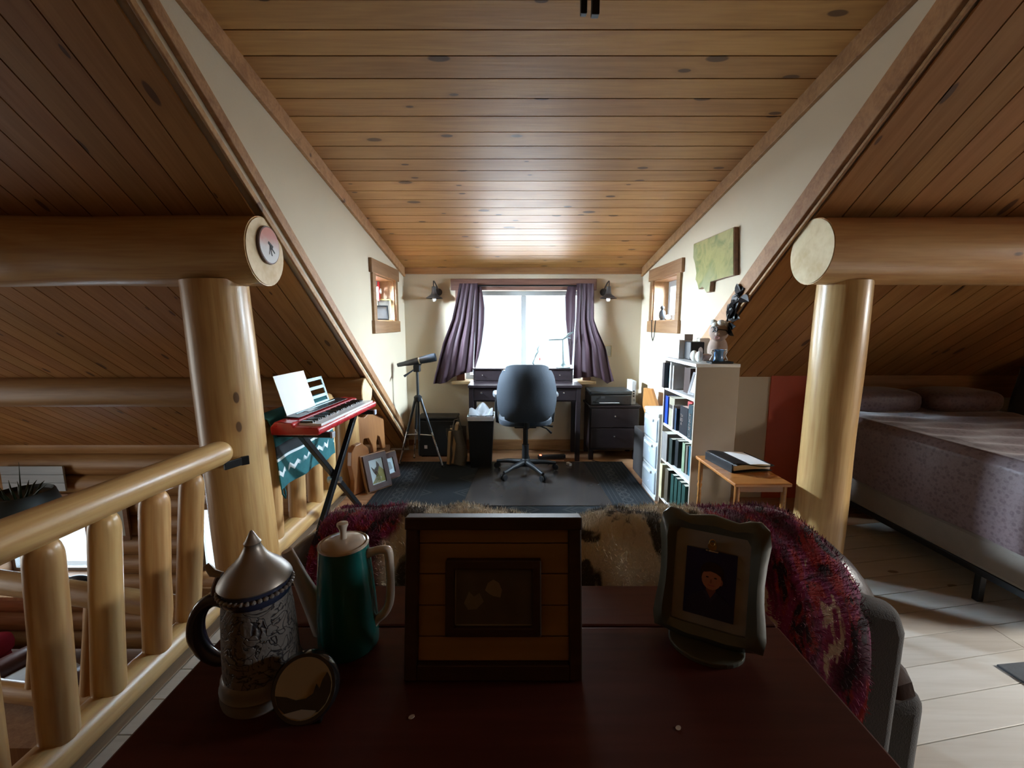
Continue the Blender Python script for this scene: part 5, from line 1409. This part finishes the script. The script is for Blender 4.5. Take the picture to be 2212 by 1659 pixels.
# ================================================================== small side table with binder and papers
stb = thing('side_table', 'small honey oak side table with turned legs', 'side table', (1.245, 2.24, 0))
OAK = wood('honey_oak', (.46,.20,.055), (.32,.125,.03), 0, rough=.28, kprob=0, coat=.3)
SZ_ = .57
bx('table_top', OAK, stb, -.145, .14, -.23, .23, SZ_-.018, SZ_, .005)
for lx in (-.12,.115):
    for ly in (-.205,.205):
        MB().lathe([(.009,0),(.012,.04),(.013,.20),(.010,.38),(.014,.40),(.009,.415),(.013,.43),(.013,SZ_-.018)], 14, T(lx,ly,0)).build('leg', OAK, stb, smooth_=True)
for ly in (-.205,.205): bx('rail', OAK, stb, -.115, .11, ly-.007, ly+.007, SZ_-.05, SZ_-.019, .002)
bnd = thing('ring_binder', 'open black ring binder full of paper on side table', 'binder', (1.27, 2.30, SZ_+.0006), (0,0,radians(8)))
bx('lower_cover', BLACKPL, bnd, -.12, .11, -.12, .12, 0, .004, .001)
MB().sheet(lambda u,v: (-.115+.215*u, -.115+.23*v, .034+.006*sin(pi*u)), 14, 4, .026).build('paper_stack', PAPER, bnd, smooth_=True)
MB().sheet(lambda u,v: (-.12+.24*u, -.12+.24*v, .045+.008*sin(u*5+1)-.012*u), 14, 4, .004).build('upper_cover', BLACKPL, bnd, smooth_=True)
bx('spine', BLACKPL, bnd, -.128, -.122, -.12, .12, 0, .045, .001)

# ================================================================== bed
bed = thing('bed', 'bed with mauve patterned coverlet under the right roof', 'bed', (2.95, 2.42, 0))
def coverlet_mat():
    m, nt, b = base_mat('mauve_coverlet'); v = objcoord(nt, False)
    vo = nt.nodes.new('ShaderNodeTexVoronoi'); vo.inputs['Scale'].default_value = 42; nt.links.new(v, vo.inputs['Vector'])
    n = noise(nt, v, 70, 3)
    col = mixc(nt, smooth(nt, vo.outputs['Distance'], .25, .5), (.085,.052,.056), (.145,.10,.108)); col = mixc(nt, smooth(nt, n, .5, .62), col, (.12,.08,.085))
    nt.links.new(col, b.inputs['Base Color']); b.inputs['Roughness'].default_value = .5; b.inputs['Sheen Weight'].default_value = .3
    bumpn(nt, b, n, .3, .003)
    return m
COV = coverlet_mat()
FAB = M('box_spring_fabric', (.20,.175,.15), rough=.85, var=.1, scale=30, bump=.2, bscale=200)
QX0, QX1, QY0, QY1 = 2.25, 3.42, 1.62, 3.16
bxw('box_spring', FAB, bed, QX0+.02, QX1, QY0+.02, QY1, .17, .335, bevel=.02)
bxw('mattress', FAB, bed, QX0+.012, QX1, QY0+.01, QY1, .336, .715, bevel=.03)
bxw('frame_rail', BLACKMET, bed, QX0+.03, QX0+.065, QY0+.05, QY1, .135, .169, bevel=.003)
bxw('frame_rail', BLACKMET, bed, QX1-.065, QX1-.03, QY0+.05, QY1, .135, .169, bevel=.003)
for lx in (QX0+.032, QX1-.06):
    for ly in (1.92, 3.05): bxw('leg', BLACKMET, bed, lx, lx+.03, ly, ly+.03, 0, .135, bevel=.003)
CP = [(QX0-.004,.345),(QX0-.012,.45),(QX0-.010,.60),(QX0-.004,.70),(QX0+.02,.742),(QX0+.08,.752),(QX0+.5,.756),(QX0+.9,.755),(QX1-.05,.75),(QX1+.005,.70),(QX1+.01,.40)]
def cov_pt(u, v):
    k = v*(len(CP)-1); i = min(int(k), len(CP)-2); t = k-i
    x = CP[i][0]*(1-t)+CP[i+1][0]*t; z = CP[i][1]*(1-t)+CP[i+1][1]*t
    yv = QY0-.005 + (QY1-QY0)*u
    wv = 1 if .4 < v < .85 else 0
    top = max(0, min(1, (v-.42)*9))*max(0, min(1, (.86-v)*9))
    s = sin(yv*38+3*sin(x*3.1)+x*7)*.5+sin(yv*19+x*11+2*sin(x*5))*.5
    z += top*.012*s
    if v < .4: x += .006*sin(yv*17)*(1-v/.4)
    return Vector((x, yv, z))
MB().sheet(cov_pt, 110, 90, .006).build('coverlet', COV, bed, smooth_=True, angle=80, w=True)
for a, lb in ((2.56,1),(3.12,2)):
    MB().ball((a, 2.98, .82), (.265,.17,.085), 26, 14, .6).build('pillow', COV, bed, smooth_=True, w=True)
# dark coat at the far right
ct = thing('dark_coat', 'dark coat hanging from the roof slope beyond the bed', 'coat', (3.63, 2.95, .58))
MB().sheet(lambda u,v: (-.12-.03*v+(.24+.06*v)*u, -.03+.025*sin(u*15+v*3), .46-.46*v+.05*sin(u*3.1)*(1-v)), 30, 16, .02).build('body', M('coat_black', (.012,.012,.013), rough=.9, sheen=.2), ct, smooth_=True, angle=80)
MB().tube([(0,0,.48),(0,.0,.53),(.02,0,.545)], .004, 8).build('hook', BLACKMET, ct, smooth_=True)

# ================================================================== room below, seen between the balusters
sg = thing('plank_sign', 'pale whitewashed plank sign hung on the log wall', 'sign', (-5.12, YB-.125, -.425))
for i in range(3): bx('sign_plank', wood('whitewash_plank', (.46,.52,.56), (.34,.40,.44), 0, kprob=0), sg, -.335, .335, -.012, .008, .0+.093*i, .090+.093*i, .002)
bx('sign_batten', TRIM, sg, -.30, .30, .008, .022, .03, .25, .002)
fp = thing('framed_drawing', 'framed grey animal drawing on the log wall downstairs', 'picture', (-4.36, YB-.115, -.99))
MB().frame(-.19,.19,0,.42,.05,-.012,.012).build('frame_border', wood('drawing_frame', (.26,.14,.075),(.17,.085,.04), 0, kprob=0), fp, bevel=.003)
bx('drawing', M('drawing_paper', (.45,.46,.41), rough=.8), fp, -.145, .145, -.004, .006, .045, .375, 0)
MB().prism([(b_, a) for a, b_ in [(-.08,.20),(-.06,.27),(-.01,.31),(.05,.26),(.10,.27),(.06,.22),(.03,.17),(.03,.09),(-.01,.14),(-.05,.16)]], -.0055, -.0045, 1).build('drawn_animal', M('pencil_grey', (.16,.17,.15), rough=.8), fp)
# horse and dark figure on the window shelf
BRN = M('dark_bronze', (.03,.032,.035), rough=.4, metal=.4)
def horse(label, x, s, rz):
    h = thing('horse_figurine', label, 'figurine', (x, YB-.22, -1.5348), (0,0,rz), 'bronze horses on the window shelf')
    MB().ball((0,0,.11*s), (.085*s,.032*s,.042*s), 14, 10).build('body', BRN, h, smooth_=True)
    MB().tube([(-.065*s,0,.125*s),(-.105*s,0,.18*s),(-.11*s,0,.20*s),(-.15*s,0,.175*s)], [.028*s,.018*s,.020*s,.010*s], 10).build('neck_and_head', BRN, h, smooth_=True)
    for dx, dy in ((-.06,-.015),(-.06,.015),(.06,-.015),(.06,.015)):
        MB().tube([(dx*s,dy*s,.10*s),((dx-.008)*s,dy*s,.05*s),(dx*s,dy*s,0)], [.014*s,.008*s,.009*s], 8).build('leg', BRN, h, smooth_=True)
    MB().tube([(.08*s,0,.13*s),(.105*s,0,.09*s),(.11*s,0,.04*s)], [.008*s,.011*s,.004*s], 8).build('tail', BRN, h, smooth_=True)
    return h
horse('small bronze horse figurine on the left of the window shelf', -4.98, .95, 0)
horse('larger bronze horse figurine on the right of the window shelf', -4.72, 1.25, .3)
# hanging planter in front of the lower window
pp_ = thing('plant_stand', 'dark planter on a tall stand downstairs at the left edge', 'planter', (-3.88, 3.2, -.27))
POT = M('dark_green_pot', (.022,.028,.024), rough=.55)
MB().lathe([(.001,0),(.17,0),(.22,.06),(.225,.20),(.20,.30),(.19,.31),(.18,.28),(.001,.27)], 28).build('pot', POT, pp_, smooth_=True)
for i in range(12):
    a = i*2.4; r_ = .05+.012*(i % 5)
    lf = MB().tube([(r_*cos(a),r_*sin(a),.27),(1.4*r_*cos(a),1.4*r_*sin(a),.31+.01*(i%4)),((1.6+.3*(i%3))*r_*cos(a),1.7*r_*sin(a),.35+(.22 if i==5 else .012*((i*7)%5)))], [.010,.007,.001], 6)
    lf.build('leaf', M('plant_leaf', (.03,.05,.02), rough=.5), pp_, smooth_=True)
MB().lathe([(.16,-2.18),(.16,-2.13),(.03,-2.10),(.028,-.02),(.12,0)], 16).build('stand_column', POT, pp_, smooth_=True)
# armchair and quilt below
def armchair(label, loc, rz, mat, trim):
    a = thing('armchair', label, 'armchair', loc, (0,0,rz))
    bx('base', mat, a, -.42,.42,-.40,.40,.08,.42,.04)
    MB().ball((0,-.02,.47), (.33,.34,.10), 20, 10, .6).build('seat_cushion', trim, a, smooth_=True)
    MB().ball((0,.34,.72), (.40,.13,.38), 22, 12, .6).build('backrest', mat, a, smooth_=True)
    for s in (-1,1): MB().ball((s*.40,-.02,.52), (.10,.40,.14), 16, 10, .6).build('arm', mat, a, smooth_=True)
    for s in (-1,1):
        for t in (-1,1): bx('leg', DARKWOOD, a, s*.36-.025,s*.36+.025,t*.34-.025,t*.34+.025,0,.08,.003)
    return a
armchair('brown leather armchair with pale cushion downstairs', (-4.45, 3.45, ZLOW), radians(160), M('russet_leather', (.10,.045,.035), rough=.35, var=.3), M('pale_cushion', (.55,.56,.55), rough=.8))
armchair('dark teal armchair downstairs behind the balusters', (-2.75, 3.55, ZLOW), radians(200), M('dark_teal_cloth', (.012,.040,.045), rough=.9), M('dark_teal_seat', (.014,.046,.052), rough=.9))
armchair('red upholstered armchair downstairs at the left edge', (-5.75, 3.75, ZLOW), radians(170), M('crimson_cloth', (.45,.03,.06), rough=.85), M('crimson_seat', (.40,.025,.05), rough=.85))
